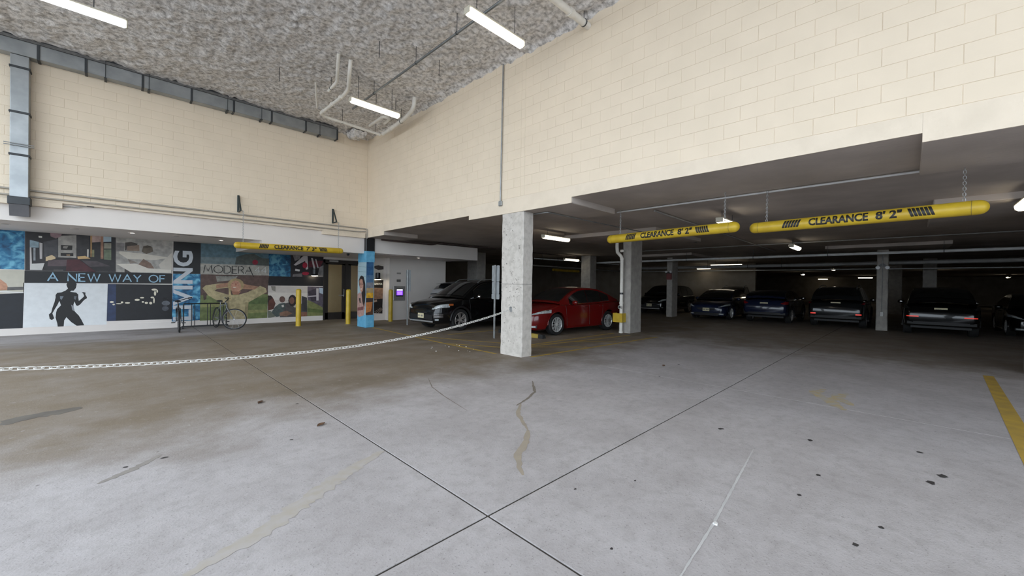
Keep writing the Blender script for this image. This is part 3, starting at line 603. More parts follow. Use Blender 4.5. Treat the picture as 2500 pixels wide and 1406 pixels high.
# ---------------------------------------------------------------- clearance bars
def clearance_bar(label, a, b_, r, txt, tops, side):
    """a round yellow bar from a to b_ hung by chains; lettering on the side facing 'side'"""
    a, b_ = Vector(a), Vector(b_); d = (b_ - a); ln = d.length; d.normalize(); s = Vector(side); s = (s - d * s.dot(d)).normalized(); u = Vector((0, 0, 1)); u = (u - d * u.dot(d)).normalized()
    t = thing('clearance_bar', label, 'clearance bar', (a + b_) / 2)
    prof = [(r * math.sin(k * PI / 12), -ln / 2 + r - r * math.cos(k * PI / 12)) for k in range(0, 7)] + [(r, ln / 2 - r)] + [(r * math.cos(k * PI / 12), ln / 2 - r + r * math.sin(k * PI / 12)) for k in range(1, 7)]
    prof[0] = (.002, prof[0][1]); prof[-1] = (.002, prof[-1][1])
    rings = [[d * h + rr * (math.cos(2 * PI * j / 32) * s + math.sin(2 * PI * j / 32) * u) for j in range(32)] for rr, h in prof]
    MB().loft(rings).build('tube', YELLOW, t, smooth=60)
    for e in (-1, 1):
        ring = [[d * (e * (ln / 2 - r * 1.6) + h) + rr * (math.cos(2 * PI * j / 32) * s + math.sin(2 * PI * j / 32) * u) for j in range(32)] for rr, h in ((r + .0005, -.004), (r + .0015, -.002), (r + .0015, .002), (r + .0005, .004))]
        MB().loft(ring, caps=False).build('end_seam', M('dark_yellow_seam', (.30, .21, .03), rough=.5), t)  # thin darker yellow ring near each end
    e = d if d.dot(s.cross(u) * -1) > 0 else -d          # reading direction left to right for a viewer on side s
    def wrap(me, cx, name):
        bm = bmesh.new(); bm.from_mesh(me); bmesh.ops.triangulate(bm, faces=bm.faces)
        for k in range(-10, 11):
            g = list(bm.verts) + list(bm.edges) + list(bm.faces)
            bmesh.ops.bisect_plane(bm, geom=g, plane_co=(0, k * .008, 0), plane_no=(0, 1, 0))
        for v in bm.verts:
            th = v.co.y / r + .12; v.co = e * (v.co.x + cx) + (r + .0018) * (math.cos(th) * s + math.sin(th) * u)
        bm.to_mesh(me); bm.free(); me.materials.clear(); me.materials.append(YELLOW_TXT); return link(name, me, t)
    hgt = r * 1.34; main, num = txt; wm = ln * .262; wn = ln * .10
    def lab(tx, w__, x): me = text_mesh(tx, w__, hgt, .042); place_flat(me, (-w__ / 2, -hgt / 2, 0), (1, 0, 0), (0, 1, 0)); return wrap(me, x, 'lettering')
    lab(main, wm, -ln * .045); lab(num, wn, ln * .165)
    for sx, sl in ((-1, 1), (1, -1)):
        for k in range(6):
            w0 = r * .17; x = (k - 2.5) * r * .42; sh = sl * r * .22
            mb = MB().add([(x - w0 - sh, -hgt / 2, 0), (x + w0 - sh, -hgt / 2, 0), (x + w0 + sh, hgt / 2, 0), (x - w0 + sh, hgt / 2, 0)], [(0, 1, 2, 3)])
            wrap(mb.mesh('stripe', None, fix=False), sx * ln * .262 + (ln * .0 if sx < 0 else ln * .02), 'stripe')
    for p in tops:
        p = Vector(p); q = a + d * (p - a).dot(d) - (a + b_) / 2 + u * r; pz = p.z - ((a + b_) / 2).z; n = max(3, int((pz - q.z) / .034))
        for k in range(n):
            o = link('chain_link', CHAIN_LINK_S, t); o.location = (q.x, q.y, q.z + (k + .5) * (pz - q.z) / n); o.rotation_euler = (0, PI / 2, (k % 2) * PI / 2); o.rotation_mode = 'ZYX' if False else 'XYZ'
    return t
def link_mesh(l, w_, r, mat, name):
    """an oval chain link lying along X in the XY plane"""
    pts = []; h = l / 2 - w_ / 2
    for k in range(7): a = -PI / 2 + PI * k / 6; pts.append((h + w_ / 2 * math.cos(a), w_ / 2 * math.sin(a), 0))
    for k in range(7): a = PI / 2 + PI * k / 6; pts.append((-h + w_ / 2 * math.cos(a), w_ / 2 * math.sin(a), 0))
    rings = []; n = len(pts)
    for i, p in enumerate(pts):
        t = (Vector(pts[(i + 1) % n]) - Vector(pts[i - 1])).normalized(); b_ = Vector((0, 0, 1)); a_ = t.cross(b_)
        rings.append([tuple(Vector(p) + r * (math.cos(2 * PI * j / 5) * a_ + math.sin(2 * PI * j / 5) * b_)) for j in range(5)])
    rings.append(rings[0]); return MB().loft(rings, caps=False).mesh(name, mat, 60)
CHAIN_LINK_S = link_mesh(.046, .026, .0035, M('zinc_chain', (.42, .42, .42), rough=.4, metal=.5), 'chain_link')
CHAIN_LINK = link_mesh(.066, .036, .0058, M('white_chain_plastic', (.72, .70, .66), rough=.5), 'chain_link')
clearance_bar('far yellow clearance bar reading 7 foot 3 in front of the mural', (2.20, 12.86, 2.505), (5.12, 12.86, 2.545), .088, ('CLEARANCE', "7' 3\""), [(2.40, 12.86, 3.45), (4.96, 12.86, 3.45)], (0, -1, -.05))
clearance_bar('middle yellow clearance bar reading 8 foot 2 above the yellow pipe guard', (7.78, 4.78, 2.585), (7.46, 2.04, 2.585), .092, ('CLEARANCE', "8' 2\""), [(7.74, 4.45, 3.195), (7.49, 2.28, 3.195)], (-1, .1, -.05))
clearance_bar('right and largest yellow clearance bar reading 8 foot 2 above the drive lane', (7.84, 1.98, 2.585), (7.56, -.69, 2.585), .092, ('CLEARANCE', "8' 2\""), [(7.82, 1.72, 3.195), (7.58, -.48, 3.10)], (-1, .1, -.05))
fb = thing('clearance_bar', 'small dim yellow bar far behind the red car', 'clearance bar', (22.0, 16.8, 2.6)); MB().tube([(-1.4, 0, 0), (1.5, 0, 0)], .085, 14).build('tube', YELLOW, fb, smooth=50)
for x in (-1.1, 1.2): MB().tube([(x, 0, .05), (x, 0, .62)], .01, 6).build('hanger_rod', STEEL, fb)
# wall brackets holding the far bar
for x, lb in ((2.35, 'left dark steel wall bracket holding the far clearance bar'), (4.90, 'right dark steel wall bracket holding the far clearance bar')):
    t = thing('wall_bracket', lb, 'bracket', (x, YW, 3.44)); BS = M('dark_bracket_steel', (.045, .06, .062), rough=.5, metal=.3)
    MB().cbox((-.025, -.03, 0), (.025, 0, .47), .004).build('back_plate', BS, t)
    MB().cbox((-.02, -.34, .0), (.02, -.02, .03), .004).build('arm', BS, t)
    MB().prism([(-.018, -.345, .03), (-.018, -.315, .03), (-.018, -.025, .46), (-.018, -.055, .46)], (.036, 0, 0)).build('brace', BS, t)
    MB().tube([(.04, -.32, .02), (.04, -.32, -.01), (.02, -.32, -.02)], .006, 6).build('hook', BS, t)

# ---------------------------------------------------------------- chain across the lane
ch = thing('barrier_chain', 'white plastic chain sagging from the big concrete column across the lane', 'chain', (6.02, 6.10, .99))
def cz(x): return .525 + (.0277 if x > 1.9 else .0182) * (x - 1.9) ** 2
x, k = 6.0, 0
while x > -2.95:
    nx_ = x; step = .0505
    sl = (cz(x) - cz(x - .05)) / .05; dx = step / math.sqrt(1 + sl * sl); mid = x - dx / 2
    o = link('chain_link', CHAIN_LINK, ch); o.location = (mid - 6.02, 0, cz(mid) - .99)
    o.rotation_mode = 'XYZ'; o.rotation_euler = ((.5 + (k % 2) * PI / 2), -math.atan((cz(mid + .02) - cz(mid - .02)) / .04), 0)
    x -= dx; k += 1
hk = thing('chain_hook', 'small steel eye hook on the big concrete column', 'hook', (6.06, 6.10, 1.0))
MB().cbox((-.012, -.03, -.05), (0, .03, .06), .004).build('plate', STEEL, hk); MB().tube(bend([(-.01, 0, .06), (-.05, 0, .05), (-.055, 0, 0), (-.03, 0, -.02)], .02), .008, 8).build('eye', STEEL, hk)
bp_ = thing('chain_post', 'post anchoring the left end of the white chain', 'post', (-3.05, 6.10, 0)); MB().lathe([(.05, 0), (.05, 1.05), (.035, 1.09)], 16).build('tube', YELLOW, bp_, smooth=40); MB().lathe([(.11, 0), (.11, .012)], 16).build('base_plate', YELLOW, bp_)

# ---------------------------------------------------------------- bollards, sign posts, wheel stop
for x, y, lb in [(4.44, 14.94, 'yellow bollard in front of the family picture, left of the glass door'), (6.05, 14.66, 'yellow bollard standing in front of the glass door'), (7.74, 14.64, 'yellow bollard standing right of the blue wrapped column')]:
    t = thing('bollard', lb, 'bollard', (x, y, 0), group='yellow bollards along the entrance')
    MB().lathe([(.083, 0), (.083, 1.24), (.078, 1.26), (.06, 1.278), (.03, 1.288), (.002, 1.29)], 24).build('post', YELLOW, t, smooth=40)
    MB().lathe([(.12, 0), (.118, .004), (.09, .007)], 20).build('base_ring', M('bollard_grout', (.34, .28, .16), rough=.8), t)
SIGNBACK = M('bare_sign_metal', (.36, .385, .40), (.30, .32, .335), scale=7, rough=.45, metal=.35)
def rr_plate(w_, h, r=.025, x0=0.0):
    pts = []
    for cx, cz_, a0 in ((w_ / 2 - r, h / 2 - r, 0), (-w_ / 2 + r, h / 2 - r, 1), (-w_ / 2 + r, -h / 2 + r, 2), (w_ / 2 - r, -h / 2 + r, 3)):
        pts += [(x0, cx + r * math.cos(a0 * PI / 2 + k * PI / 8), cz_ + r * math.sin(a0 * PI / 2 + k * PI / 8)) for k in range(5)]
    return pts
def sign_post(x, y, rz, h, plates, lb):
    t = thing('sign_post', lb, 'sign post', (x, y, 0), rz)
    MB().prism([(-.03, -.03, 0), (-.012, -.03, 0), (-.012, -.012, 0), (.006, -.012, 0), (.006, .012, 0), (-.012, .012, 0), (-.012, .03, 0), (-.03, .03, 0), (-.03, .02, 0), (-.022, .02, 0), (-.004, .004, 0), (-.004, -.004, 0), (-.022, -.02, 0), (-.03, -.02, 0)], (0, 0, h)).build('channel_post', STEEL, t)
    for w_, ph, zc in plates:
        o = MB().prism(rr_plate(w_, ph), (.004, 0, 0)).build('sign_plate', SIGNBACK, t); o.location = (.007, 0, zc)
        for s in (-1, 1): MB().lathe([(.011, -.008), (.011, .0)], 8, 'X', (.007, 0, zc + s * ph * .36)).build('bolt', STEEL, t)
sign_post(7.56, 13.0, .05, 2.05, [(.30, .46, 1.80), (.30, .33, 1.41)], 'grey sign post seen edge-on beside the wall control panel')
sign_post(7.66, 8.36, .06, 2.10, [(.30, .46, 1.86), (.29, .34, 1.45), (.31, .155, 1.20)], 'grey sign post with three stacked plates left of the big column')
ws = thing('wheel_stop', 'yellow wheel stop in front of the red car, mostly hidden by the column', 'wheel stop', (8.72, 8.33, 0))
MB().prism([(-.075, -.75, 0), (.075, -.75, 0), (.055, -.75, .11), (-.055, -.75, .11)], (0, 1.5, 0)).build('body', M('wheel_stop_yellow', (.40, .29, .05), rough=.7), ws)
for y in (-.93, .75): MB().prism([(-.075, y, 0), (.075, y, 0), (.055, y + .02, .11), (-.055, y + .02, .11)], (0, .18, 0)).build('black_end', M('black_rubber', (.02, .02, .02), rough=.8), ws)
MURAL=[('water_print','water',[(-3.387,2.848),(-1.779,2.819),(-1.782,1.754),(-3.384,1.746)],[]),('cooking_print','#b9b6a8',[(-3.384,1.703),(-1.779,1.742),(-1.787,1.137),(-3.383,1.032)],[('#b98a6f',[(-2.271,1.536),(-2.184,1.491),(-2.081,1.375),(-2.036,1.209),(-2.27,1.185)]),('#5f5d5c',[(-2.066,1.28),(-1.788,1.294),(-1.788,1.209),(-2.066,1.197)]),('#d9d7d2',[(-2.27,1.185),(-1.787,1.149),(-1.787,1.124),(-2.269,1.149)])]),('navy_print','#141820',[(-3.383,1.032),(-1.787,1.124),(-1.806,0.181),(-3.38,-0.03)],[]),('living_room_print','#2c2a2d',[(-1.775,2.816),(-0.057,2.827),(-0.051,1.748),(-1.771,1.725)],[('#8fa6b2',[(-1.694,2.559),(-1.536,2.516),(-1.536,2.359),(-1.693,2.355)]),('#b9b5b4',[(-1.693,2.355),(-1.667,2.357),(-1.655,1.932),(-1.68,1.751),(-1.688,1.75)]),('#9aa0a6',[(-1.631,2.343),(-1.594,2.346),(-1.592,2.009),(-1.629,2.007)]),('#b0adad',[(-1.526,2.5),(-1.472,2.488),(-1.476,2.057),(-1.518,2.055)]),('#4a4a4e',[(-1.456,2.523),(-1.189,2.631),(-1.186,2.107),(-1.433,2.109)]),('#a5a29c',[(-1.189,2.715),(-0.849,2.766),(-0.846,2.119),(-1.187,2.116)]),('#23211f',[(-1.138,2.466),(-0.922,2.467),(-0.928,2.338),(-1.137,2.327)]),('#1e1c1b',[(-1.143,2.246),(-0.904,2.253),(-0.904,2.167),(-1.142,2.161)]),('#d9b38a',[(-1.035,2.202),(-0.967,2.206),(-0.967,2.182),(-1.035,2.181)]),('#8d8a85',[(-1.093,2.436),(-1.002,2.443),(-1.025,2.373),(-1.104,2.376)]),('#3b3a3c',[(-0.843,2.758),(-0.607,2.772),(-0.58,2.161),(-0.84,2.163)]),('#a8875c',[(-0.577,2.81),(-0.541,2.814),(-0.544,2.163),(-0.574,2.162)]),('#b59c94',[(-0.541,2.796),(-0.371,2.814),(-0.37,2.618),(-0.54,2.586)]),('#9fb2bd',[(-0.315,2.819),(-0.152,2.817),(-0.151,2.646),(-0.314,2.623)]),('#8d8b7c',[(-0.302,2.589),(-0.151,2.601),(-0.15,2.44),(-0.301,2.428)]),('#75826b',[(-0.301,2.401),(-0.15,2.413),(-0.148,2.098),(-0.299,2.107)]),('#9c7660',[(-0.371,2.814),(-0.315,2.819),(-0.311,2.124),(-0.367,2.121)]),('#8a8a6a',[(-0.539,2.375),(-0.497,2.378),(-0.496,2.166),(-0.538,2.164)]),('#c0bdb6',[(-0.641,2.385),(-0.605,2.387),(-0.61,2.159),(-0.64,2.158)]),('#cdb894',[(-1.411,2.111),(-1.303,2.176),(-1.236,2.121),(-1.236,2.071),(-1.411,1.994)]),('#c9a877',[(-0.828,2.163),(-0.676,2.19),(-0.568,2.118),(-0.816,2.086)]),('#5c4f53',[(-1.368,2.03),(-1.023,2.058),(-1.0,1.879),(-1.378,1.862)]),('#4a2027',[(-1.023,2.066),(-0.793,2.079),(-0.579,1.863),(-0.457,1.736),(-1.044,1.744)]),('#4e464a',[(-0.758,2.064),(-0.434,2.046),(-0.16,1.917),(-0.579,1.872)]),('#c4c4c2',[(-1.676,1.915),(-1.432,1.943),(-1.474,1.75),(-1.686,1.751)]),('#8c7378',[(-1.338,2.8),(-1.117,2.807),(-1.139,2.703),(-1.228,2.635),(-1.327,2.685)]),('#d8d4cc',[(-1.542,2.68),(-1.478,2.678),(-1.478,2.633),(-1.537,2.634)]),('#7a7674',[(-1.268,1.767),(-1.09,1.773),(-1.09,1.753),(-1.268,1.75)])]),('bed_print','#a9a6a0',[(-0.053,2.827),(1.246,2.848),(1.226,1.749),(-0.047,1.746)],[('#8d7a6b',[(0.171,2.537),(0.277,2.592),(0.452,2.597),(0.46,2.411),(0.185,2.401)]),('#4b4540',[(0.145,2.645),(0.276,2.675),(0.424,2.632),(0.398,2.584),(0.185,2.538),(0.172,2.409),(0.139,2.407)]),('#6b6154',[(0.507,2.396),(0.547,2.568),(0.644,2.604),(0.756,2.546),(0.771,2.415),(0.618,2.328)]),('#4a4338',[(0.534,2.529),(0.644,2.6),(0.742,2.564),(0.631,2.518)]),('#c6c1b5',[(0.016,2.379),(0.604,2.328),(1.176,2.249),(0.815,2.151),(0.2,2.154),(0.017,2.307)]),('#7d675a',[(0.442,2.0),(0.55,2.174),(0.717,2.051),(0.803,1.884),(0.552,1.892)]),('#cfcac0',[(-0.046,1.994),(0.401,2.016),(0.676,1.879),(1.208,1.881),(1.208,1.764),(0.269,1.751)]),('#84807f',[(-0.05,2.628),(0.132,2.626),(0.12,2.387),(-0.048,2.357)]),('#3d3836',[(0.136,1.857),(0.282,1.743),(0.137,1.743)]),('#8d837a',[(0.2,2.154),(0.414,2.054),(0.254,2.009)]),('#bdb8ae',[(0.901,2.003),(1.219,2.407),(1.223,1.862),(0.96,1.871)])]),('headline_band','#121317',[(-1.779,1.721),(-0.051,1.744),(1.232,1.745),(1.223,1.413),(-1.78,1.397)],[]),('fitness_print','#cfd2d6',[(-1.798,1.404),(-0.214,1.393),(-0.234,0.187),(-1.802,0.194)],[('#0d0d10',[(-1.032,1.355),(-1.002,1.447),(-0.941,1.494),(-0.858,1.465),(-0.837,1.372),(-0.852,1.264),(-0.893,1.187),(-0.939,1.187),(-0.96,1.157),(-0.846,1.134),(-0.805,1.079),(-0.804,0.987),(-0.793,0.894),(-0.731,0.97),(-0.689,1.032),(-0.711,1.11),(-0.742,1.126),(-0.711,1.149),(-0.663,1.133),(-0.668,1.079),(-0.636,1.0),(-0.636,0.969),(-0.688,0.923),(-0.772,0.785),(-0.813,0.755),(-0.845,0.771),(-0.876,0.88),(-0.896,0.788),(-0.886,0.665),(-0.864,0.587),(-0.791,0.476),(-0.738,0.349),(-0.685,0.191),(-0.831,0.187),(-0.935,0.298),(-1.028,0.441),(-1.068,0.351),(-1.077,0.184),(-1.187,0.184),(-1.197,0.282),(-1.228,0.435),(-1.218,0.585),(-1.199,0.675),(-1.13,0.779),(-1.16,0.9),(-1.199,0.78),(-1.248,0.661),(-1.287,0.558),(-1.267,0.482),(-1.252,0.421),(-1.296,0.371),(-1.335,0.41),(-1.35,0.53),(-1.307,0.588),(-1.288,0.708),(-1.249,0.872),(-1.23,0.992),(-1.23,1.067),(-1.201,1.127),(-1.121,1.142),(-1.051,1.187),(-1.001,1.248),(-1.022,1.309)]),('#6d7680',[(-1.151,1.036),(-1.081,1.035),(-1.12,0.93),(-1.146,0.96)]),('#8a8d92',[(-0.938,0.789),(-0.896,0.757),(-0.87,0.603),(-0.916,0.635)]),('#5d6268',[(-0.887,1.034),(-0.836,1.033),(-0.856,0.926),(-0.887,0.957)])]),('pool_print','#14151b',[(-0.218,1.388),(1.237,1.384),(1.238,0.274),(-0.234,0.288)],[('#273556',[(-0.212,1.385),(-0.042,1.379),(-0.042,0.293),(-0.226,0.291)]),('#d2cbb8',[(-0.085,0.849),(-0.098,0.829),(-0.13,0.821),(-0.162,0.83),(-0.176,0.851),(-0.162,0.871),(-0.131,0.879),(-0.098,0.87)]),('#d2cbb8',[(-0.062,0.776),(-0.07,0.759),(-0.09,0.752),(-0.11,0.76),(-0.119,0.777),(-0.111,0.794),(-0.09,0.801),(-0.07,0.793)]),('#d2cbb8',[(0.082,0.797),(0.063,0.787),(0.018,0.784),(-0.026,0.789),(-0.045,0.8),(-0.027,0.81),(0.018,0.813),(0.063,0.808)]),('#d2cbb8',[(0.116,0.837),(0.108,0.816),(0.088,0.808),(0.067,0.817),(0.058,0.838),(0.067,0.859),(0.087,0.867),(0.108,0.858)]),('#d2cbb8',[(0.263,0.818),(0.246,0.799),(0.205,0.793),(0.163,0.801),(0.146,0.82),(0.163,0.838),(0.204,0.845),(0.246,0.837)]),('#d2cbb8',[(0.479,0.905),(0.461,0.882),(0.419,0.873),(0.376,0.883),(0.358,0.907),(0.376,0.93),(0.418,0.939),(0.461,0.929)]),('#d2cbb8',[(0.576,0.971),(0.562,0.954),(0.528,0.948),(0.493,0.955),(0.479,0.972),(0.493,0.988),(0.527,0.995),(0.562,0.987)]),('#d2cbb8',[(0.577,0.84),(0.568,0.822),(0.547,0.815),(0.525,0.823),(0.516,0.841),(0.525,0.858),(0.546,0.865),(0.568,0.858)]),('#d2cbb8',[(0.666,0.809),(0.655,0.786),(0.627,0.776),(0.599,0.787),(0.587,0.811),(0.599,0.834),(0.626,0.844),(0.655,0.833)]),('#d2cbb8',[(0.761,0.799),(0.751,0.768),(0.727,0.755),(0.702,0.769),(0.691,0.8),(0.701,0.831),(0.726,0.844),(0.751,0.83)]),('#d2cbb8',[(0.821,0.883),(0.816,0.816),(0.802,0.789),(0.787,0.817),(0.781,0.883),(0.786,0.949),(0.8,0.976),(0.815,0.949)]),('#d2cbb8',[(0.807,0.976),(0.794,0.957),(0.763,0.95),(0.732,0.958),(0.719,0.977),(0.732,0.996),(0.763,1.004),(0.794,0.996)]),('#d2cbb8',[(0.853,1.104),(0.845,1.05),(0.825,1.027),(0.806,1.05),(0.797,1.104),(0.805,1.158),(0.824,1.18),(0.844,1.158)]),('#d2cbb8',[(0.871,1.223),(0.852,1.199),(0.805,1.189),(0.759,1.199),(0.74,1.223),(0.759,1.247),(0.805,1.257),(0.852,1.247)]),('#d2cbb8',[(0.896,1.172),(0.89,1.136),(0.876,1.121),(0.861,1.136),(0.855,1.172),(0.861,1.208),(0.875,1.223),(0.889,1.208)]),('#5d6168',[(1.188,0.79),(1.164,0.74),(1.102,0.715),(1.032,0.726),(0.986,0.767),(0.986,0.82),(1.031,0.86),(1.101,0.868),(1.163,0.84)]),('#4a4d54',[(1.157,0.617),(1.137,0.567),(1.087,0.542),(1.03,0.554),(0.993,0.595),(0.992,0.648),(1.029,0.688),(1.086,0.696),(1.136,0.668)])]),('living_top_print','#0f1014',[(1.255,2.817),(1.955,2.826),(1.953,1.751),(1.252,1.74)],[]),('living_bottom_print','water',[(1.252,1.737),(1.953,1.748),(1.947,0.204),(1.233,0.194)],[]),('park_print','#54707c',[(1.956,2.813),(3.95,2.873),(3.922,0.147),(1.945,0.181)],[('#6d7c80',[(1.955,2.324),(3.955,2.375),(3.957,2.114),(1.956,2.098)]),('#4d534f',[(2.946,2.384),(3.212,2.492),(3.486,2.522),(3.729,2.385),(3.955,2.375),(3.957,2.114),(2.911,2.123)]),('#a8a49b',[(1.948,2.104),(3.957,2.114),(3.961,1.753),(1.951,1.74)]),('#5b463f',[(1.951,1.74),(3.961,1.753),(3.927,1.353),(3.93,1.069),(1.956,1.036)]),('#8b8880',[(2.367,1.691),(2.99,1.708),(2.915,1.57),(2.404,1.494)]),('#6f7a4a',[(1.956,1.036),(3.93,1.069),(3.914,0.143),(1.942,0.177)]),('#8d8e5c',[(1.95,0.735),(2.663,0.741),(2.664,0.64),(1.95,0.628)]),('#8d8e5c',[(3.307,0.496),(3.921,0.499),(3.922,0.392),(3.308,0.381)]),('#55663a',[(3.304,0.911),(3.916,0.95),(3.919,0.713),(3.305,0.703)]),('#4a3b33',[(2.023,1.121),(2.127,1.099),(2.111,0.905),(2.042,0.862)]),('#b0a27c',[(2.005,1.272),(2.09,1.37),(2.387,1.428),(2.712,1.466),(2.732,1.298),(2.406,1.252),(2.336,1.186),(2.734,1.052),(2.845,1.029),(2.958,1.028),(3.302,1.141),(3.617,1.327),(3.677,1.375),(3.862,1.282),(3.894,1.14),(3.741,1.046),(3.461,0.862),(3.324,0.772),(3.291,0.174),(2.704,0.203),(2.663,0.718),(2.427,0.834),(2.162,1.034)]),('#a47b62',[(2.37,1.395),(2.712,1.477),(2.713,1.321),(2.388,1.27)]),('#a47b62',[(3.144,1.438),(3.637,1.339),(3.498,1.229),(3.146,1.255)]),('#a9936a',[(3.183,1.393),(3.151,1.272),(3.06,1.185),(2.938,1.153),(2.816,1.184),(2.727,1.27),(2.694,1.387),(2.725,1.505),(2.813,1.593),(2.934,1.627),(3.057,1.598),(3.149,1.512)]),('#c08f77',[(3.091,1.335),(3.071,1.223),(3.015,1.142),(2.938,1.112),(2.861,1.142),(2.804,1.222),(2.783,1.332),(2.803,1.442),(2.858,1.524),(2.934,1.555),(3.012,1.527),(3.07,1.446)]),('#6a4636',[(2.875,1.452),(2.865,1.444),(2.842,1.441),(2.818,1.444),(2.808,1.451),(2.818,1.46),(2.841,1.463),(2.865,1.46)]),('#6a4636',[(3.026,1.468),(3.016,1.46),(2.992,1.456),(2.968,1.459),(2.958,1.467),(2.967,1.475),(2.991,1.479),(3.016,1.476)]),('#e2c8bb',[(2.955,1.309),(2.94,1.298),(2.903,1.293),(2.866,1.297),(2.85,1.308),(2.865,1.319),(2.902,1.324),(2.94,1.32)]),('#a86a58',[(2.916,1.446),(2.954,1.454),(2.973,1.379),(2.908,1.372)]),('#9a6a55',[(2.807,1.164),(3.089,1.164),(3.014,1.051),(2.864,1.051)]),('#b7a57a',[(2.728,1.276),(2.784,1.254),(2.819,0.85),(2.745,0.828)]),('#8a1f35',[(3.605,2.226),(3.593,2.179),(3.559,2.143),(3.514,2.129),(3.468,2.139),(3.434,2.171),(3.422,2.217),(3.433,2.264),(3.466,2.3),(3.512,2.314),(3.558,2.305),(3.592,2.272)]),('#8e8160',[(2.68,0.896),(2.735,0.896),(2.778,0.222),(2.713,0.225)]),('#978a66',[(3.227,0.797),(3.315,0.772),(3.281,0.186),(3.203,0.19)])]),('water_print','water_dark',[(3.935,2.789),(4.681,2.825),(4.68,1.726),(3.941,1.733)],[]),('bicycle_print','#241f22',[(4.681,2.825),(5.887,2.824),(5.886,1.734),(4.68,1.726)],[('#b8b2b2',[(4.786,2.182),(5.114,2.54),(5.283,2.596),(5.31,2.046),(5.225,2.02),(5.2,2.362),(4.868,2.164)]),('#5c1e2b',[(5.328,2.369),(5.879,2.399),(5.769,2.158),(5.331,2.116)]),('#a3213a',[(5.281,2.194),(5.27,2.134),(5.237,2.089),(5.193,2.071),(5.148,2.085),(5.115,2.127),(5.103,2.186),(5.114,2.246),(5.146,2.291),(5.19,2.309),(5.235,2.295),(5.268,2.253)]),('#a3213a',[(5.349,1.875),(5.331,1.84),(5.283,1.813),(5.217,1.802),(5.151,1.809),(5.103,1.833),(5.085,1.866),(5.102,1.901),(5.15,1.928),(5.215,1.939),(5.282,1.932),(5.331,1.909)]),('#b4aeae',[(5.413,2.489),(5.479,2.493),(5.593,2.011),(5.527,2.008)]),('#b4aeae',[(5.566,2.451),(5.61,2.454),(5.703,2.108),(5.658,2.106)]),('#7e7b7b',[(5.725,2.133),(5.892,2.234),(5.886,1.75),(5.662,1.751)]),('#c9c5c2',[(4.848,2.039),(5.015,2.012),(4.994,1.943),(4.839,1.96)]),('#8a8484',[(4.719,2.671),(5.071,2.65),(4.989,2.418),(4.825,2.342)]),('#6f6a6b',[(4.769,1.823),(5.079,1.878),(5.101,1.742),(4.749,1.732)])]),('dark_band','#131114',[(3.939,1.733),(5.886,1.734),(5.89,1.38),(3.939,1.383)],[]),('family_print','#beb6ae',[(3.939,1.379),(5.296,1.365),(5.301,0.136),(3.932,0.146)],[('#cdc6bd',[(3.941,1.129),(5.299,1.103),(5.302,0.827),(3.944,0.848)]),('#8f8980',[(4.024,1.367),(4.178,1.357),(4.18,1.15),(4.064,1.215)]),('#5a332b',[(3.924,0.999),(3.952,1.021),(4.047,0.998),(4.115,0.889),(4.184,0.713),(4.147,0.583),(4.128,0.518),(4.033,0.478),(3.938,0.459)]),('#2d1c19',[(3.924,0.999),(4.028,1.016),(4.095,0.933),(3.973,0.826),(3.931,0.632)]),('#6c6f63',[(3.931,0.46),(4.033,0.434),(4.189,0.232),(3.941,0.157)]),('#55504f',[(4.478,0.707),(4.658,0.747),(4.843,0.541),(5.008,0.581),(5.279,0.942),(5.298,0.155),(4.325,0.177)]),('#4f5a58',[(4.166,0.582),(4.32,0.71),(4.498,0.728),(4.519,0.572),(4.325,0.226),(4.208,0.209),(4.053,0.39)]),('#6b5048',[(4.506,0.861),(4.493,0.8),(4.458,0.757),(4.408,0.741),(4.359,0.759),(4.323,0.803),(4.309,0.864),(4.321,0.924),(4.357,0.968),(4.406,0.984),(4.455,0.967),(4.492,0.922)]),('#2a2326',[(4.906,0.81),(4.888,0.698),(4.834,0.616),(4.761,0.588),(4.687,0.62),(4.633,0.703),(4.613,0.815),(4.631,0.926),(4.683,1.008),(4.756,1.037),(4.83,1.007),(4.885,0.923)]),('#7c5649',[(4.83,0.811),(4.819,0.744),(4.785,0.695),(4.74,0.678),(4.694,0.697),(4.66,0.747),(4.647,0.815),(4.659,0.881),(4.691,0.93),(4.737,0.948),(4.783,0.929),(4.817,0.879)]),('#3c3a3c',[(5.088,0.989),(5.28,0.919),(5.285,0.367),(5.094,0.419)]),('#8a5f4e',[(5.053,0.353),(5.286,0.344),(5.277,0.16),(5.034,0.171)]),('#c9c2bb',[(4.38,0.643),(4.458,0.663),(4.469,0.574),(4.4,0.565)]),('#8a6a58',[(4.324,0.358),(4.56,0.438),(4.764,0.319),(4.563,0.215),(4.325,0.248)])]),('lawn_print','#5d5560',[(5.296,1.365),(5.902,1.356),(5.895,0.132),(5.299,0.136)],[('#3d3640',[(5.309,1.149),(5.601,1.288),(5.629,0.775),(5.454,0.778)]),('#b9b3b5',[(5.623,1.288),(5.712,1.289),(5.717,0.797),(5.629,0.798)]),('#a8b5c4',[(5.723,1.312),(5.891,1.29),(5.889,1.054),(5.747,1.101)]),('#b2abaf',[(5.322,0.988),(5.626,1.008),(5.627,0.962),(5.322,0.941)]),('#7c8050',[(5.291,0.827),(5.519,0.73),(5.877,0.511),(5.893,0.132),(5.299,0.145)]),('#5e6a3c',[(5.297,0.505),(5.883,0.416),(5.889,0.298),(5.299,0.343)])])]
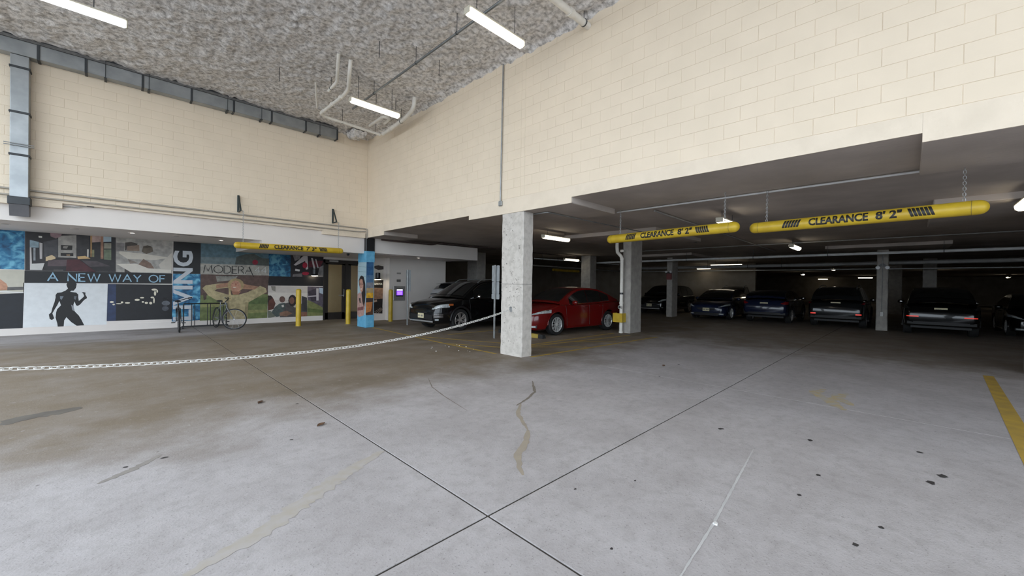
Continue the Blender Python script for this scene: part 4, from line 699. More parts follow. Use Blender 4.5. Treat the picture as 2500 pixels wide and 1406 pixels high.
WRAP=[('portrait_print','#9db5bd',[(13.726,2.27),(13.056,2.241),(13.106,0.335),(13.771,0.322)],[('#7f99a3',[(13.726,2.11),(13.047,2.08),(13.047,2.068),(13.726,2.098)]),('#7f99a3',[(13.722,1.946),(13.043,1.916),(13.042,1.903),(13.721,1.933)]),('#7f99a3',[(13.742,1.778),(13.038,1.757),(13.038,1.745),(13.742,1.765)]),('#7f99a3',[(13.737,1.61),(13.034,1.607),(13.034,1.595),(13.737,1.597)]),('#231a1a',[(13.638,1.632),(13.566,1.739),(13.445,1.791),(13.275,1.748),(13.139,1.507),(13.082,1.131),(13.132,0.92),(13.221,0.706),(13.367,0.741),(13.428,1.185),(13.623,1.46)]),('#b78a78',[(13.597,1.61),(13.491,1.674),(13.368,1.653),(13.281,1.463),(13.309,1.273),(13.428,1.185),(13.554,1.289)]),('#f0e2dc',[(13.515,1.333),(13.393,1.339),(13.422,1.302),(13.49,1.301)]),('#3a211d',[(13.555,1.499),(13.476,1.504),(13.476,1.483),(13.554,1.478)]),('#3a211d',[(13.412,1.496),(13.33,1.501),(13.33,1.48),(13.412,1.475)]),('#b28f86',[(13.749,1.134),(13.527,1.204),(13.402,1.143),(13.347,0.912),(13.221,0.706),(13.123,0.921),(13.11,0.796),(13.237,0.411),(13.601,0.333),(13.763,0.398)]),('#7a4a4c',[(13.75,0.658),(13.222,0.727),(13.266,0.599),(13.747,0.55)]),('#2b2426',[(13.619,0.987),(13.496,1.013),(13.467,0.843),(13.54,0.819)])]),('sunset_print','#2d5a85',[(6.021,2.252),(6.264,2.269),(6.264,0.429),(5.997,0.428)],[('#4d6f90',[(6.027,1.8),(6.268,1.807),(6.267,1.553),(6.026,1.549)]),('#7b7d86',[(6.026,1.549),(6.267,1.553),(6.267,1.362),(6.024,1.361)]),('#a8916a',[(6.024,1.361),(6.267,1.362),(6.267,1.193),(6.022,1.193)]),('#d6a12c',[(6.022,1.193),(6.267,1.193),(6.267,1.019),(6.02,1.022)]),('#3a2d29',[(6.02,1.022),(6.267,1.006),(6.252,0.854),(6.011,0.869)]),('#b9763f',[(6.011,0.863),(6.251,0.885),(6.189,0.559),(6.001,0.503)]),('#4e3528',[(6.001,0.503),(6.189,0.559),(6.251,0.875),(6.264,0.434),(5.997,0.43)])])]
ELEV=[('elevator_poster','#c9c4bb',[(7.337,2.304),(7.829,2.328),(7.808,0.27),(7.351,0.299)],[('#4a4340',[(7.396,2.232),(7.601,2.271),(7.83,2.239),(7.832,2.111),(7.604,2.075),(7.418,2.145)]),('#17120f',[(7.346,1.651),(7.83,1.661),(7.818,1.335),(7.35,1.337)]),('#8a6a55',[(7.35,1.332),(7.818,1.335),(7.808,0.876),(7.356,0.858)]),('#1d1817',[(7.356,0.858),(7.808,0.889),(7.799,0.52),(7.361,0.508)]),('#2a2220',[(7.361,0.508),(7.805,0.533),(7.803,0.271),(7.364,0.308)]),('#a89486',[(7.364,0.308),(7.39,0.307),(7.759,0.509),(7.732,0.517)]),('#a89486',[(7.482,0.303),(7.508,0.302),(7.786,0.477),(7.759,0.486)]),('#a89486',[(7.601,0.299),(7.628,0.298),(7.814,0.446),(7.787,0.454)]),('#b59a86',[(7.383,0.807),(7.54,0.855),(7.568,0.779),(7.397,0.732)])])]
# ---------------------------------------------------------------- printed mural, wraps and posters
def print_mat(col):
    if col in ('water', 'water_dark'):
        if col in MATS: return MATS[col]
        m = bpy.data.materials.new('printed_' + col); m.use_nodes = True; N = m.node_tree.nodes; L = m.node_tree.links; b = N['Principled BSDF']
        g = N.new('ShaderNodeNewGeometry'); n = N.new('ShaderNodeTexNoise'); n.inputs['Scale'].default_value = 5; n.inputs['Detail'].default_value = 8; n.inputs['Distortion'].default_value = .8
        L.new(g.outputs['Position'], n.inputs['Vector']); r = N.new('ShaderNodeValToRGB'); L.new(n.outputs['Fac'], r.inputs['Fac']); L.new(r.outputs['Color'], b.inputs['Base Color'])
        e = r.color_ramp.elements; k = 1 if col == 'water' else .62
        for i, (p, c) in enumerate(((.33, '#123a5e'), (.5, '#2a79a6'), (.66, '#77bfda'))):
            q = e[i] if i < 2 else e.new(p); q.position = p; q.color = (*[v * k for v in lin(c)], 1)
        b.inputs['Roughness'].default_value = .5; MATS[col] = m; return m
    c = tuple(min(.80, v * 1.22) for v in lin(col)); c2 = tuple(v * (.93 if sum(c) > 1.4 else .66) for v in c)
    return M('print_' + col[1:], c, c2, scale=9, detail=7, rough=.5, world=True)
def add_prints(parent, data, org, place, nrm):
    """place((a, z), depth) -> world point; each print is a thin sheet, the shapes printed on it lie on its face"""
    org = Vector(org)
    for name, col, poly, ov in data:
        pts = [Vector(place(p, .002)) - org for p in poly]
        pan = MB().prism(pts, Vector(nrm) * .003).build(name, print_mat(col), parent)
        for k, (c, q) in enumerate(ov):
            MB().poly([Vector(place(p, .0056 + .0007 * k)) - org for p in q]).build('printed_shape', print_mat(c), pan)
mural = thing('wall_mural_print', 'large printed picture mural with lettering covering the white entrance wall', 'mural', (0, YM, 0))
add_prints(mural, MURAL, (0, YM, 0), lambda p, d: (p[0], YM - d, p[1]), (0, -1, 0))
def letter(me, mat, parent, name='lettering'):
    me.materials.clear(); me.materials.append(mat); return link(name, me, parent)
TXT_BLUE = print_mat('#8fb2c8'); TXT_GREY = print_mat('#b9bec4'); TXT_BLACK = print_mat('#16181a'); TXT_PALE = print_mat('#c6cac8')
dd = -.028
for mb in stroke_text('A NEW WAY OF', 2.43, .215, .03): letter(place_flat(mb.mesh('letter', None, fix=False), (-1.372, dd, 1.458), (1, 0, 0), (0, 0, 1)), TXT_BLUE, mural, 'letter')
letter(place_flat(text_mesh('LIVING', 2.27, .50, .03), (1.752, dd, .225), (0, 0, 1), (-1, 0, 0)), TXT_GREY, mural)
for mb in stroke_text('MODERA', 1.40, .25, .02, .16, True): letter(place_flat(mb.mesh('letter', None, fix=False), (2.03, dd, 1.80), (1, 0, 0), (0, 0, 1)), TXT_BLACK, mural, 'letter')
for mb in stroke_text('APARTMENTS', 1.0, .05, .009, .9): letter(place_flat(mb.mesh('letter', None, fix=False), (2.34, dd, 1.674), (1, 0, 0), (0, 0, 1)), print_mat('#4a4744'), mural, 'letter')
for mb in stroke_text('44', .36, .2, .018, .25): letter(place_flat(mb.mesh('letter', None, fix=False), (3.51, dd, 1.85), (1, 0, 0), (0, 0, 1)), TXT_PALE, mural, 'letter')
o0 = Vector((6.18, 13.31, 0))
add_prints(bc, [WRAP[0]], o0, lambda p, d: (6.18 - .176 - d, min(13.732, max(13.108, p[0])), p[1]), (-1, 0, 0))
add_prints(bc, [WRAP[1]], o0, lambda p, d: (min(6.297, max(6.008, p[0])), 13.31 - .206 - d, p[1]), (0, -1, 0))
ep = thing('elevator_poster', 'tall printed poster with a dark elevator heading right of the blue column', 'poster', (7.6, 15.46, .24))
add_prints(ep, ELEV, (7.6, 15.46, .24), lambda p, d: (min(p[0], 7.93), 15.46 - d, p[1]), (0, -1, 0))
letter(place_flat(text_mesh('ELEVATOR', .37, .075, .01), (7.405 - 7.6, -.018, 1.465 - .24), (1, 0, 0), (0, 0, 1)), TXT_PALE, ep)

# ---------------------------------------------------------------- entrance door, lobby behind it
BRONZE = M('dark_bronze_frame', (.022, .018, .016), rough=.4)
def glass_mat():
    m = bpy.data.materials.new('clear_door_glass'); m.use_nodes = True; N = m.node_tree.nodes; L = m.node_tree.links
    N.remove(N['Principled BSDF']); t = N.new('ShaderNodeBsdfTransparent'); t.inputs[0].default_value = (.86, .88, .86, 1); g = N.new('ShaderNodeBsdfGlossy'); g.inputs['Roughness'].default_value = .03
    f = N.new('ShaderNodeFresnel'); f.inputs[0].default_value = 1.5; x = N.new('ShaderNodeMixShader'); n = N.new('ShaderNodeTexNoise'); n.inputs['Scale'].default_value = 3
    mr = N.new('ShaderNodeMapRange'); mr.inputs['To Min'].default_value = .02; mr.inputs['To Max'].default_value = .05; L.new(n.outputs['Fac'], mr.inputs['Value']); L.new(mr.outputs[0], g.inputs['Roughness'])
    L.new(f.outputs[0], x.inputs[0]); L.new(t.outputs[0], x.inputs[1]); L.new(g.outputs[0], x.inputs[2]); L.new(x.outputs[0], N['Material Output'].inputs[0]); return m
CLEAR = glass_mat()
door = MB().box((5.885, YM - .05, 0), (5.95, YM + .1, 2.465)).box((7.62, YM - .05, 0), (7.70, YM + .1, 2.465)).box((5.885, YM - .05, 2.33), (7.70, YM + .1, 2.465)).box((6.76, YM - .04, 0), (6.88, YM + .09, 2.34))
door = struct(door.build('door_1', BRONZE))
for a, b_ in ((5.955, 6.755), (6.885, 7.615)):
    lf = MB().box((a, YM - .02, .01), (a + .12, YM + .03, 2.325)).box((b_ - .12, YM - .02, .01), (b_, YM + .03, 2.325)).box((a, YM - .02, .01), (b_, YM + .03, .29)).box((a, YM - .02, 2.27), (b_, YM + .03, 2.325)).build('door_leaf', BRONZE, door)
    MB().box((a + .11, YM, .28), (b_ - .11, YM + .008, 2.28)).build('glass_pane', CLEAR, lf)
    hx = b_ - .06 if a < 6.5 else a + .06
    MB().tube(bend([(hx, YM - .02, .95), (hx, YM - .08, .95), (hx, YM - .08, 1.25), (hx, YM - .02, 1.25)], .03), .011, 8).build('pull_handle', STEEL, lf)
MB().cbox((6.10, YM - .066, 2.375), (6.46, YM - .05, 2.445), .004).build('address_plate', M('plate_grey', (.38, .37, .36), rough=.5), door)
MB().box((6.50, YM - .045, .98), (6.70, YM - .035, 1.02)).build('push_bar', STEEL, door)
LOB = M('lobby_beige', (.62, .54, .40), (.57, .49, .36), scale=1, rough=.7, world=True)
wall_lobby = struct(MB().box((5.0, 21.0, 0), (9.3, 21.2, 2.8)).box((4.9, YM + .2, 0), (5.0, 21.2, 2.8)).box((9.3, YM + .2, 0), (9.4, 21.2, 2.8)).build('wall_lobby', LOB))
struct(MB().box((4.9, YM + .2, 2.7), (9.4, 21.2, 2.8)).build('ceiling_lobby', WHITE)); 
ll = thing('lobby_lamp', 'small bright lobby ceiling lamp seen through the left door glass', 'lamp', (6.7, 18.6, 2.66))
MB().cbox((-.25, -.12, 0), (.25, .12, .04), .01).build('housing', LAMPWHITE, ll); MB().cbox((-.23, -.10, -.03), (.23, .10, .002), .01).build('diffuser', M('lobby_lamp_diffuser', (.9, .9, .85), emit=60, ecol=(1, .93, .8)), ll)
lw = struct(MB().box((6.02, 20.95, .2), (6.28, 21.0, 2.1)).build('window_1', BRONZE)); MB().box((6.05, 20.93, .25), (6.25, 20.95, 2.05)).build('glass_pane', M('daylit_pane', (.6, .7, .6), emit=.9, ecol=(.75, .9, .7)), lw)

# ---------------------------------------------------------------- wall lamps, control panel, dome camera
def sconce(x, y, z, lb):
    t = thing('wall_sconce', lb, 'wall lamp', (x, y, z))
    MB().cbox((-.06, -.02, .05), (.06, 0, .25), .005).build('back_plate', BLACK, t)
    MB().lathe([(.075, .05), (.085, .06), (.085, .26), (.075, .27)], 18, 'Z', (0, -.12, 0)).build('body', BLACK, t, smooth=40)
    MB().box((-.02, -.06, .12), (.02, -.01, .16)).build('arm', BLACK, t)
    MB().lathe([(.08, .055), (.125, .02), (.135, 0), (.128, 0), (.075, .045)], 20, 'Z', (0, -.12, 0), closed=True).build('shade', BLACK, t, smooth=40)
    MB().lathe([(.11, .018), (.115, -.008), (.08, -.022), (.002, -.028)], 18, 'Z', (0, -.12, 0)).build('lens', M('sconce_lens', (.95, .88, .72), emit=10, ecol=(1, .85, .6)), t, smooth=50)
sconce(5.51, YM - .03, 1.79, 'small lit black wall lamp left of the glass door')
sconce(7.52, 15.42, 1.69, 'lit black wall lamp above the elevator heading')
ip = thing('control_panel', 'grey wall panel with a glowing violet screen on the white wall', 'control panel', (8.38, 15.15, 1.12))
MB().cbox((-.27, -.05, -.31), (.27, 0, .30), .012).build('plate', M('brushed_panel', (.40, .39, .37), (.34, .33, .32), scale=20, rough=.35, metal=.5), ip)
MB().cbox((-.165, -.065, -.13), (.165, -.045, .20), .012).build('screen_bezel', BLACK, ip)
MB().box((-.14, -.068, -.08), (.14, -.064, .10)).build('screen', M('violet_screen', (.2, .06, .8), emit=1.3, ecol=(.20, .05, .95)), ip)
MB().box((-.135, -.0685, .115), (.135, -.064, .165)).build('screen_heading', M('screen_white', (.9, .9, 1), emit=1.2, ecol=(.8, .78, 1)), ip)
for k in range(3): MB().box((-.11, -.0695, -.06 + k * .05), (.11, -.068, -.04 + k * .05)).build('screen_row', M('screen_row', (.5, .3, 1), emit=.9, ecol=(.55, .35, 1)), ip)
for a, b_, z0, z1, c, lb in ((8.27, 8.45, 1.60, 1.70, (.10, .095, .09), 'small dark notice plate above the wall control panel'), (8.27, 8.46, 1.93, 1.99, (.40, .38, .35), 'thin grey label strip high above the wall control panel')):
    t = thing('notice_plate', lb, 'notice', (a, 15.15, z0)); MB().cbox((0, -.006, 0), (b_ - a, 0, z1 - z0), .002).build('plate', M('notice_%d' % int(z0 * 100), c, rough=.5), t)
    for k in range(2): MB().box((.02, -.0075, (z1 - z0) * (.3 + .35 * k)), (b_ - a - .02, -.006, (z1 - z0) * (.4 + .35 * k))).build('print_line', M('notice_print', (.3, .29, .27), rough=.6), t)
dc = thing('dome_camera', 'small dark dome camera under the soffit left of the blue column', 'camera', (5.67, 13.8, 2.55))
MB().lathe([(.05, 0), (.05, -.03), (.045, -.03)], 16).build('collar', BLACK, dc); MB().lathe([(.045, -.03), (.04, -.055), (.022, -.075), (.002, -.08)], 16).build('dome', GLASS_DARK, dc, smooth=50)
# sensor arm on the header
sa = thing('sensor_arm', 'thin rod with a small dark sensor on the header beside the vertical duct', 'sensor', (-.9, 13.28, 3.15))
MB().tube([(0, -.03, -.02), (.2, -.05, -.02), (.42, -.06, .05)], .009, 6).build('rod', STEEL, sa); MB().cbox((.38, -.09, .02), (.50, -.03, .07), .006).build('sensor_head', BLACK, sa); MB().box((-.02, -.04, -.04), (.02, 0, 0)).build('foot', STEEL, sa)
# ---------------------------------------------------------------- cars
def paint(name, c):
    return M('car_paint_' + name, c, tuple(v * .9 for v in c), scale=30, rough=.22, metal=0, coat=.6, spec=.25)
CHROME = M('chrome_trim', (.62, .62, .62), rough=.12, metal=1.0)
RUBBER = M('tyre_rubber', (.014, .014, .015), rough=.75)
TRIMBLK = M('black_plastic_trim', (.007, .007, .008), rough=.55)
LENS = M('headlamp_lens', (.50, .53, .54), (.30, .32, .33), scale=22, rough=.08, coat=.8)
REDLENS = M('tail_lens', (.22, .008, .012), rough=.15, coat=.8)
PLATE = M('cream_number_plate', (.70, .64, .42), (.62, .56, .36), scale=25, rough=.45)
PLATE_TXT = M('plate_lettering', (.10, .10, .14), rough=.5)
AMBER = M('amber_lens', (.45, .12, .03), rough=.2, coat=.6)
RIM = M('silver_alloy', (.74, .74, .73), rough=.3, metal=.35); RIMD = M('dark_alloy', (.42, .39, .37), rough=.3, metal=.35)
def interp(pts, x):
    if x <= pts[0][0]: return pts[0][1]
    for i in range(len(pts) - 1):
        a, b_ = pts[i], pts[i + 1]
        if x <= b_[0]:
            t = (x - a[0]) / (b_[0] - a[0])
            p0 = pts[i - 1] if i else a; p3 = pts[i + 2] if i + 2 < len(pts) else b_
            m0 = (b_[1] - p0[1]) / (b_[0] - p0[0]) * (b_[0] - a[0]) if i else (b_[1] - a[1]); m1 = (p3[1] - a[1]) / (p3[0] - a[0]) * (b_[0] - a[0]) if i + 2 < len(pts) else (b_[1] - a[1])
            d = b_[1] - a[1]
            if d == 0: m0 = m1 = 0
            else: m0 = max(0, min(3, m0 / d)) * d; m1 = max(0, min(3, m1 / d)) * d
            t2, t3 = t * t, t * t * t
            return (2 * t3 - 3 * t2 + 1) * a[1] + (t3 - 2 * t2 + t) * m0 + (-2 * t3 + 3 * t2) * b_[1] + (t3 - t2) * m1
    return pts[-1][1]
WHEELS = {}
def wheel_parts(r, wd, spokes, rim, style):
    key = (r, wd, spokes, style)
    if key in WHEELS: return WHEELS[key]
    rr = r * .69; w2 = wd / 2
    ty = MB().lathe([(rr, -w2 * .9), (r * .93, -w2), (r * .985, -w2 * .82), (r, -w2 * .5), (r, w2 * .5), (r * .985, w2 * .82), (r * .93, w2), (rr, w2 * .9), (rr * .98, w2 * .6), (rr * .98, -w2 * .6)], 40, 'Y', closed=True).mesh('tyre', RUBBER, 45)
    rm = MB().lathe([(rr * 1.0, -w2 * .93), (rr * .96, -w2 * .98), (rr * .92, -w2 * .85), (rr * .9, 0), (rr * .97, w2 * .8), (rr * 1.0, w2 * .8)], 40, 'Y', closed=True)
    rm.lathe([(.002, -w2 * .80), (rr * .2, -w2 * .80), (rr * .24, -w2 * .6), (rr * .2, -w2 * .2), (.002, -w2 * .2)], 16, 'Y')
    for k in range(spokes):
        a = 2 * PI * k / spokes
        arms = [(0, .10, .075)] if style == 'single' else [(-.06, .02, .024), (.06, .02, .024)] if spokes > 6 else [(-.11, .06, .05), (.11, .06, .05)]
        for off, b0, b1 in arms:
            def pt(rad, tan, y): return (rad * math.cos(a) - tan * math.sin(a), y, rad * math.sin(a) + tan * math.cos(a))
            t1 = off * rr * 1.6; r0_, r1_ = rr * .16, rr * .95; h0, h1 = rr * b0, rr * b1
            rm.loft([[pt(r0_, off * rr * .3 - h0, -w2 * .82), pt(r0_, off * rr * .3 + h0, -w2 * .82), pt(r0_, off * rr * .3 + h0, -w2 * .5), pt(r0_, off * rr * .3 - h0, -w2 * .5)], [pt(r1_, t1 - h1, -w2 * .90), pt(r1_, t1 + h1, -w2 * .90), pt(r1_, t1 + h1, -w2 * .6), pt(r1_, t1 - h1, -w2 * .6)]])
    rm = rm.mesh('rim', rim, 40)
    dk = MB().lathe([(.002, w2 * .05), (rr * .88, w2 * .05), (rr * .88, w2 * .3), (.002, w2 * .3)], 28, 'Y').mesh('brake_disc', M('brake_shadow', (.006, .006, .006), rough=.6), 40)  # near-black disc: shade behind the spokes put into its colour
    WHEELS[key] = (ty, rm, dk); return WHEELS[key]
def make_car(name, label, P, loc, rz, cat='car', group=None):
    t = thing(name, label, cat, loc, rz, group); pm = P['paint']; L_, W, H = P['L'], P['W'], P['H']; hw = W / 2
    fx, rx, r = P['fx'], P['rx'], P['r']; Ra = r * 1.16; zc = r
    zt = lambda x: interp(P['top'], x); zb = lambda x: interp(P['bot'], x); zs = lambda x: zt(x) - interp(P.get('crown', [(0, .05), (L_, .05)]), x)
    nf, nr = P.get('nose', .7), P.get('tail', .45); kf, kr = .70, .80
    def wf(x):
        v = hw
        if x < nf: v = hw * (kf + (1 - kf) * math.sqrt(max(0, 1 - (1 - x / nf) ** 2)))
        if x > L_ - nr: v = min(v, hw * (kr + (1 - kr) * math.sqrt(max(0, 1 - (1 - (L_ - x) / nr) ** 2))))
        return v
    xs = sorted(set([0, .015, .04, .08, .13, .2, .3, .4, .5, L_ - .015, L_ - .04, L_ - .08, L_ - .15, L_ - .25, L_ - .38, L_] + [c + Ra * math.cos(PI * k / 14) for c in (fx, rx) for k in range(15)] + [L_ * k / 26 for k in range(27)]))
    rings = []
    for x in xs:
        w_ = wf(x); b_, s_, tp = zb(x), zs(x), zt(x); arch = 0
        for c in (fx, rx):
            if abs(x - c) <= Ra: arch = max(arch, zc + math.sqrt(max(0, Ra * Ra - (x - c) ** 2)))
        h = s_ - b_; half = [(0, b_), (w_ - .10, b_), (w_ - .03, b_ + .05), (w_ - .004, b_ + h * .30), (w_, b_ + h * .55), (w_ - .008, b_ + h * .80), (w_ - .03, s_ - .025), (w_ - .075, s_ + .004), (w_ * .55, tp - .012), (0, tp)]
        if arch:
            half = [(y, max(z, arch + i * .004)) if i < 6 else (y, max(z, arch + .03)) for i, (y, z) in enumerate(half)]
        rings.append([(x, -y, z) for y, z in half] + [(x, y, z) for y, z in reversed(half[1:-1])])
    body = MB().loft(rings).build('body', pm, t, smooth=38)
    # fascia helpers: x of the nose or tail skin at lateral y and height z
    def nose_x(y, z):
        w0 = hw * kf; a = 0 if abs(y) <= w0 else nf * (1 - math.sqrt(max(0, 1 - ((abs(y) - w0) / (hw - w0)) ** 2))) if abs(y) < hw else nf
        q = 0
        for k in range(80):
            if zs(q) >= z: break
            q += .01
        return max(a, q if z > zs(0) else 0)
    def tail_x(y, z):
        w0 = hw * kr; a = 0 if abs(y) <= w0 else nr * (1 - math.sqrt(max(0, 1 - ((abs(y) - w0) / (hw - w0)) ** 2))) if abs(y) < hw else nr
        q = 0
        for k in range(80):
            if zs(L_ - q) >= z: break
            q += .01
        return L_ - max(a, q if z > zs(L_) else 0)
    def fascia(nm, poly, mat, rear=False, off=.008, parent=None, n=8):
        """a patch laid on nose or tail; poly = (y0, y1, zlow(y), zhigh(y))"""
        y0, y1, lo_, hi_ = poly; fn = tail_x if rear else nose_x; sg = 1 if rear else -1
        mb = MB().grid(lambda u, v: (lambda y, z: (fn(y, z) + sg * off, y, z))(y0 + (y1 - y0) * u, lo_(y0 + (y1 - y0) * u) + (hi_(y0 + (y1 - y0) * u) - lo_(y0 + (y1 - y0) * u)) * v), n, 4)
        return mb.build(nm, mat, parent or t, smooth=60)
    # cabin
    out = P['roof']; x0, x3 = out[0][0], out[-1][0]; ol = lambda x: interp(out, x); belt = lambda x: interp(P['belt'], x)
    wr = P.get('wr', .62) * W / 2 * 1.0 / 1.0
    def yc(x, z):
        wb = min(wf(x), hw) - .055; k = max(0, min(1, (z - .92 * P['belt'][0][1]) / (H - .92 * P['belt'][0][1]))); return wb - (wb - wr * 1.12) * k ** 1.25
    ns = 44; sx = [x0 + (x3 - x0) * (.5 - .5 * math.cos(PI * k / ns)) for k in range(ns + 1)]
    xa, xb = P['screen']; bf = P.get('bulge', .14)
    def bulge(x):
        if x < xa + .25: return -bf * max(0, min(1, (xa + .25 - x) / (xa + .25 - x0))) ** .8
        if x > xb: return .07 * min(1, (x - xb) / (x3 - xb))
        return 0
    def skin(x, v, off=0):
        z = ol(x); y = yc(x, z); c = .045 * (1 - v * v); s_ = -1 if x < (xa + xb) / 2 else 1
        return (x + bulge(x) * (1 - v * v) + off * s_ * .7, y * v * (1 + off * .3), z + c + off)
    top = MB().add([skin(x, -1 + 2 * j / 12) for x in sx for j in range(13)], [(i * 13 + j, i * 13 + j + 1, (i + 1) * 13 + j + 1, (i + 1) * 13 + j) for i in range(ns) for j in range(12)])
    for s_ in (-1, 1):
        vs = []; m = 6
        for x in sx:
            zl, zh = min(belt(x) - .04, ol(x)), ol(x)
            for j in range(m + 1): z = zl + (zh - zl) * j / m; vs.append((x, s_ * yc(x, z), z))
        top.add(vs, [(i * (m + 1) + j, i * (m + 1) + j + 1, (i + 1) * (m + 1) + j + 1, (i + 1) * (m + 1) + j) for i in range(ns) for j in range(m)])
    top.build('cabin', P.get('cabin_paint', pm), t, smooth=40)
    glass = P.get('glass', GLASS_DARK)
    ws = MB().grid(lambda u, v: skin(x0 + .10 + (xa - .04 - x0 - .10) * u, (-1 + 2 * v) * .90, .007), 10, 12).build('windshield', glass, t, smooth='all')
    rw = MB().grid(lambda u, v: skin(xb + .06 + (x3 - .10 - xb - .06) * u, (-1 + 2 * v) * .86, .007), 10, 12).build('rear_window', glass, t, smooth='all')
    for s_ in (-1, 1):
        for a, b_ in P['windows']:
            def wp(u, v):
                x = a + (b_ - a) * u; zl = belt(x) + .025; zh = max(zl + .004, ol(x) - .06); z = zl + (zh - zl) * v; return (x, s_ * (yc(x, z) + .006), z)
            MB().grid(wp, 14, 5).build('side_window', glass, t, smooth='all')
        if P.get('trim'):
            MB().tube([(x, s_ * (yc(x, belt(x)) + .012), belt(x) + .012) for x in [P['windows'][0][0] + (P['windows'][-1][1] - P['windows'][0][0]) * k / 14 for k in range(15)]], .008, 6).build('window_trim', P['trim'], t)
        if P.get('uptrim'):
            a, b_ = P['windows'][0][0], P['windows'][-1][1]
            MB().tube([(x, s_ * (yc(x, ol(x) - .05) + .014), max(belt(x) + .02, ol(x) - .05)) for x in [a + (b_ - a) * k / 20 for k in range(21)]], .007, 6).build('window_trim', P['uptrim'], t)
        # door seams and handles
        for k, (xd, tilt) in enumerate(P['doors']):
            MB().tube([(xd + tilt * (1 - q / 8), s_ * (wf(xd) - .004 - (.03 if q == 8 else .012 if q == 7 else 0)), zb(xd) + .09 + (zs(xd) - zb(xd) - .10) * q / 8) for q in range(9)], .0055, 5).build('door_seam', TRIMBLK, t)
        for xh in P['handles']:
            zz = zs(xh) - .085; MB().tube([(xh - .09, s_ * (hw - .012), zz), (xh - .07, s_ * (hw + .018), zz), (xh + .07, s_ * (hw + .018), zz + .004), (xh + .09, s_ * (hw - .012), zz + .004)], .011, 6).build('door_handle', P.get('handle_mat', pm), t, smooth=60)
        # mirror
        mx, mz = P['mirror']; mp = thing if False else None
        mr = MB(); mr.loft([[(mx + dx * .5 - .02, s_ * (hw + yy), mz + dz) for dx, dz in [(.10 * q * math.cos(a * PI / 6), .075 * q * math.sin(a * PI / 6)) for a in range(12)]] for yy, q in ((-.02, .5), (.03, .95), (.10, 1.0), (.16, .75), (.175, .3))])
        mo = mr.build('mirror', P.get('mirror_mat', pm), t, smooth=50)
        MB().tube([(mx + .04, s_ * (hw - .10), mz - .05), (mx + .02, s_ * (hw + .03), mz - .04)], .02, 6).build('mirror_stalk', TRIMBLK, mo)
        # sill cladding and arch lips
        MB().tube([(x, s_ * (wf(x) + .004), zb(x) + .05) for x in [fx + Ra + .02 + (rx - fx - 2 * Ra - .04) * k / 6 for k in range(7)]], P.get('sill', .03), 6).build('sill_trim', P.get('sill_mat', TRIMBLK), t)
        for c in (fx, rx):
            MB().tube([(c + (Ra + .01) * math.cos(PI * k / 16), s_ * (wf(c + Ra * math.cos(PI * k / 16)) - .004), zc + (Ra + .01) * math.sin(PI * k / 16)) for k in range(17)], P.get('lip', .014), 6).build('arch_lip', P.get('lip_mat', pm), t, smooth=60)
    # wheels
    ty, rm, dk = wheel_parts(r, P.get('tw', .22), P['spokes'], P['rim'], P.get('style', 'single'))
    for c in (fx, rx):
        for s_ in (-1, 1):
            e = bpy.data.objects.new('wheel', ty); COL.objects.link(e); e.parent = t; e.location = (c, s_ * (hw - .125), r); e.rotation_euler = (0, c * .7, 0 if s_ < 0 else PI)
            link('rim', rm, e); link('brake_disc', dk, e)
    # dark box added under the body, standing for the shade between the wheels
    MB().box((.25, -hw * .78, min(zb(L_ * .5), .3) + .02), (L_ - .3, hw * .78, .5)).build('underbody_shade', TRIMBLK, t)
    for nm, poly, mat, rear in P['face']: fascia(nm, poly, mat, rear)
    for rear, z, y in P.get('plates', []):
        x = (tail_x(y, z) + .016) if rear else (nose_x(y, z) - .016)
        pl = MB().cbox((x - .005, y - .155, z - .078), (x + .005, y + .155, z + .078), .003).build('number_plate', PLATE, t)
        sg = 1 if rear else -1; rn = random.Random(int(loc[0] * 100 + z * 10))
        for k in range(6): 
            if k == 3: continue
            MB().box((x + sg * .0055, y - .115 + k * .043, z - .03), (x + sg * .0062, y - .115 + k * .043 + .026, z + .028)).build('plate_character', PLATE_TXT, pl)
    if P.get('rails'):
        for s_ in (-1, 1):
            a, b_ = P['rails']; ry = wr * 1.02
            MB().tube(bend([(a, s_ * ry, ol(a) + .02), (a + .18, s_ * ry, ol(a + .18) + .085)] + [(a + (b_ - a) * k / 5, s_ * ry, ol(a + (b_ - a) * k / 5) + .085) for k in range(1, 5)] + [(b_ - .15, s_ * ry, ol(b_ - .15) + .085), (b_, s_ * ry, ol(b_) + .02)], .06), .016, 8).build('roof_rail', P.get('rail_mat', STEEL), t, smooth=50)
    if P.get('spoiler'):
        a, b_, z_ = P['spoiler']; MB().grid(lambda u, v: (a + (b_ - a) * u - .10 * (2 * v - 1) ** 2, (2 * v - 1) * wr * 1.08, z_ - .03 * (2 * v - 1) ** 2 - .05 * u), 4, 10).grid(lambda u, v: (a + (b_ - a) * u - .10 * (2 * v - 1) ** 2, (2 * v - 1) * wr * 1.08, z_ - .05 - .03 * (2 * v - 1) ** 2 - .02 * u), 4, 10, True).build('roof_spoiler', P.get('cabin_paint', pm), t, smooth=50)
    return t
k_ = lambda c: (lambda y: c)
def sl(a, b_, y0, y1): return lambda y: a + (b_ - a) * (abs(y) - y0) / (y1 - y0)
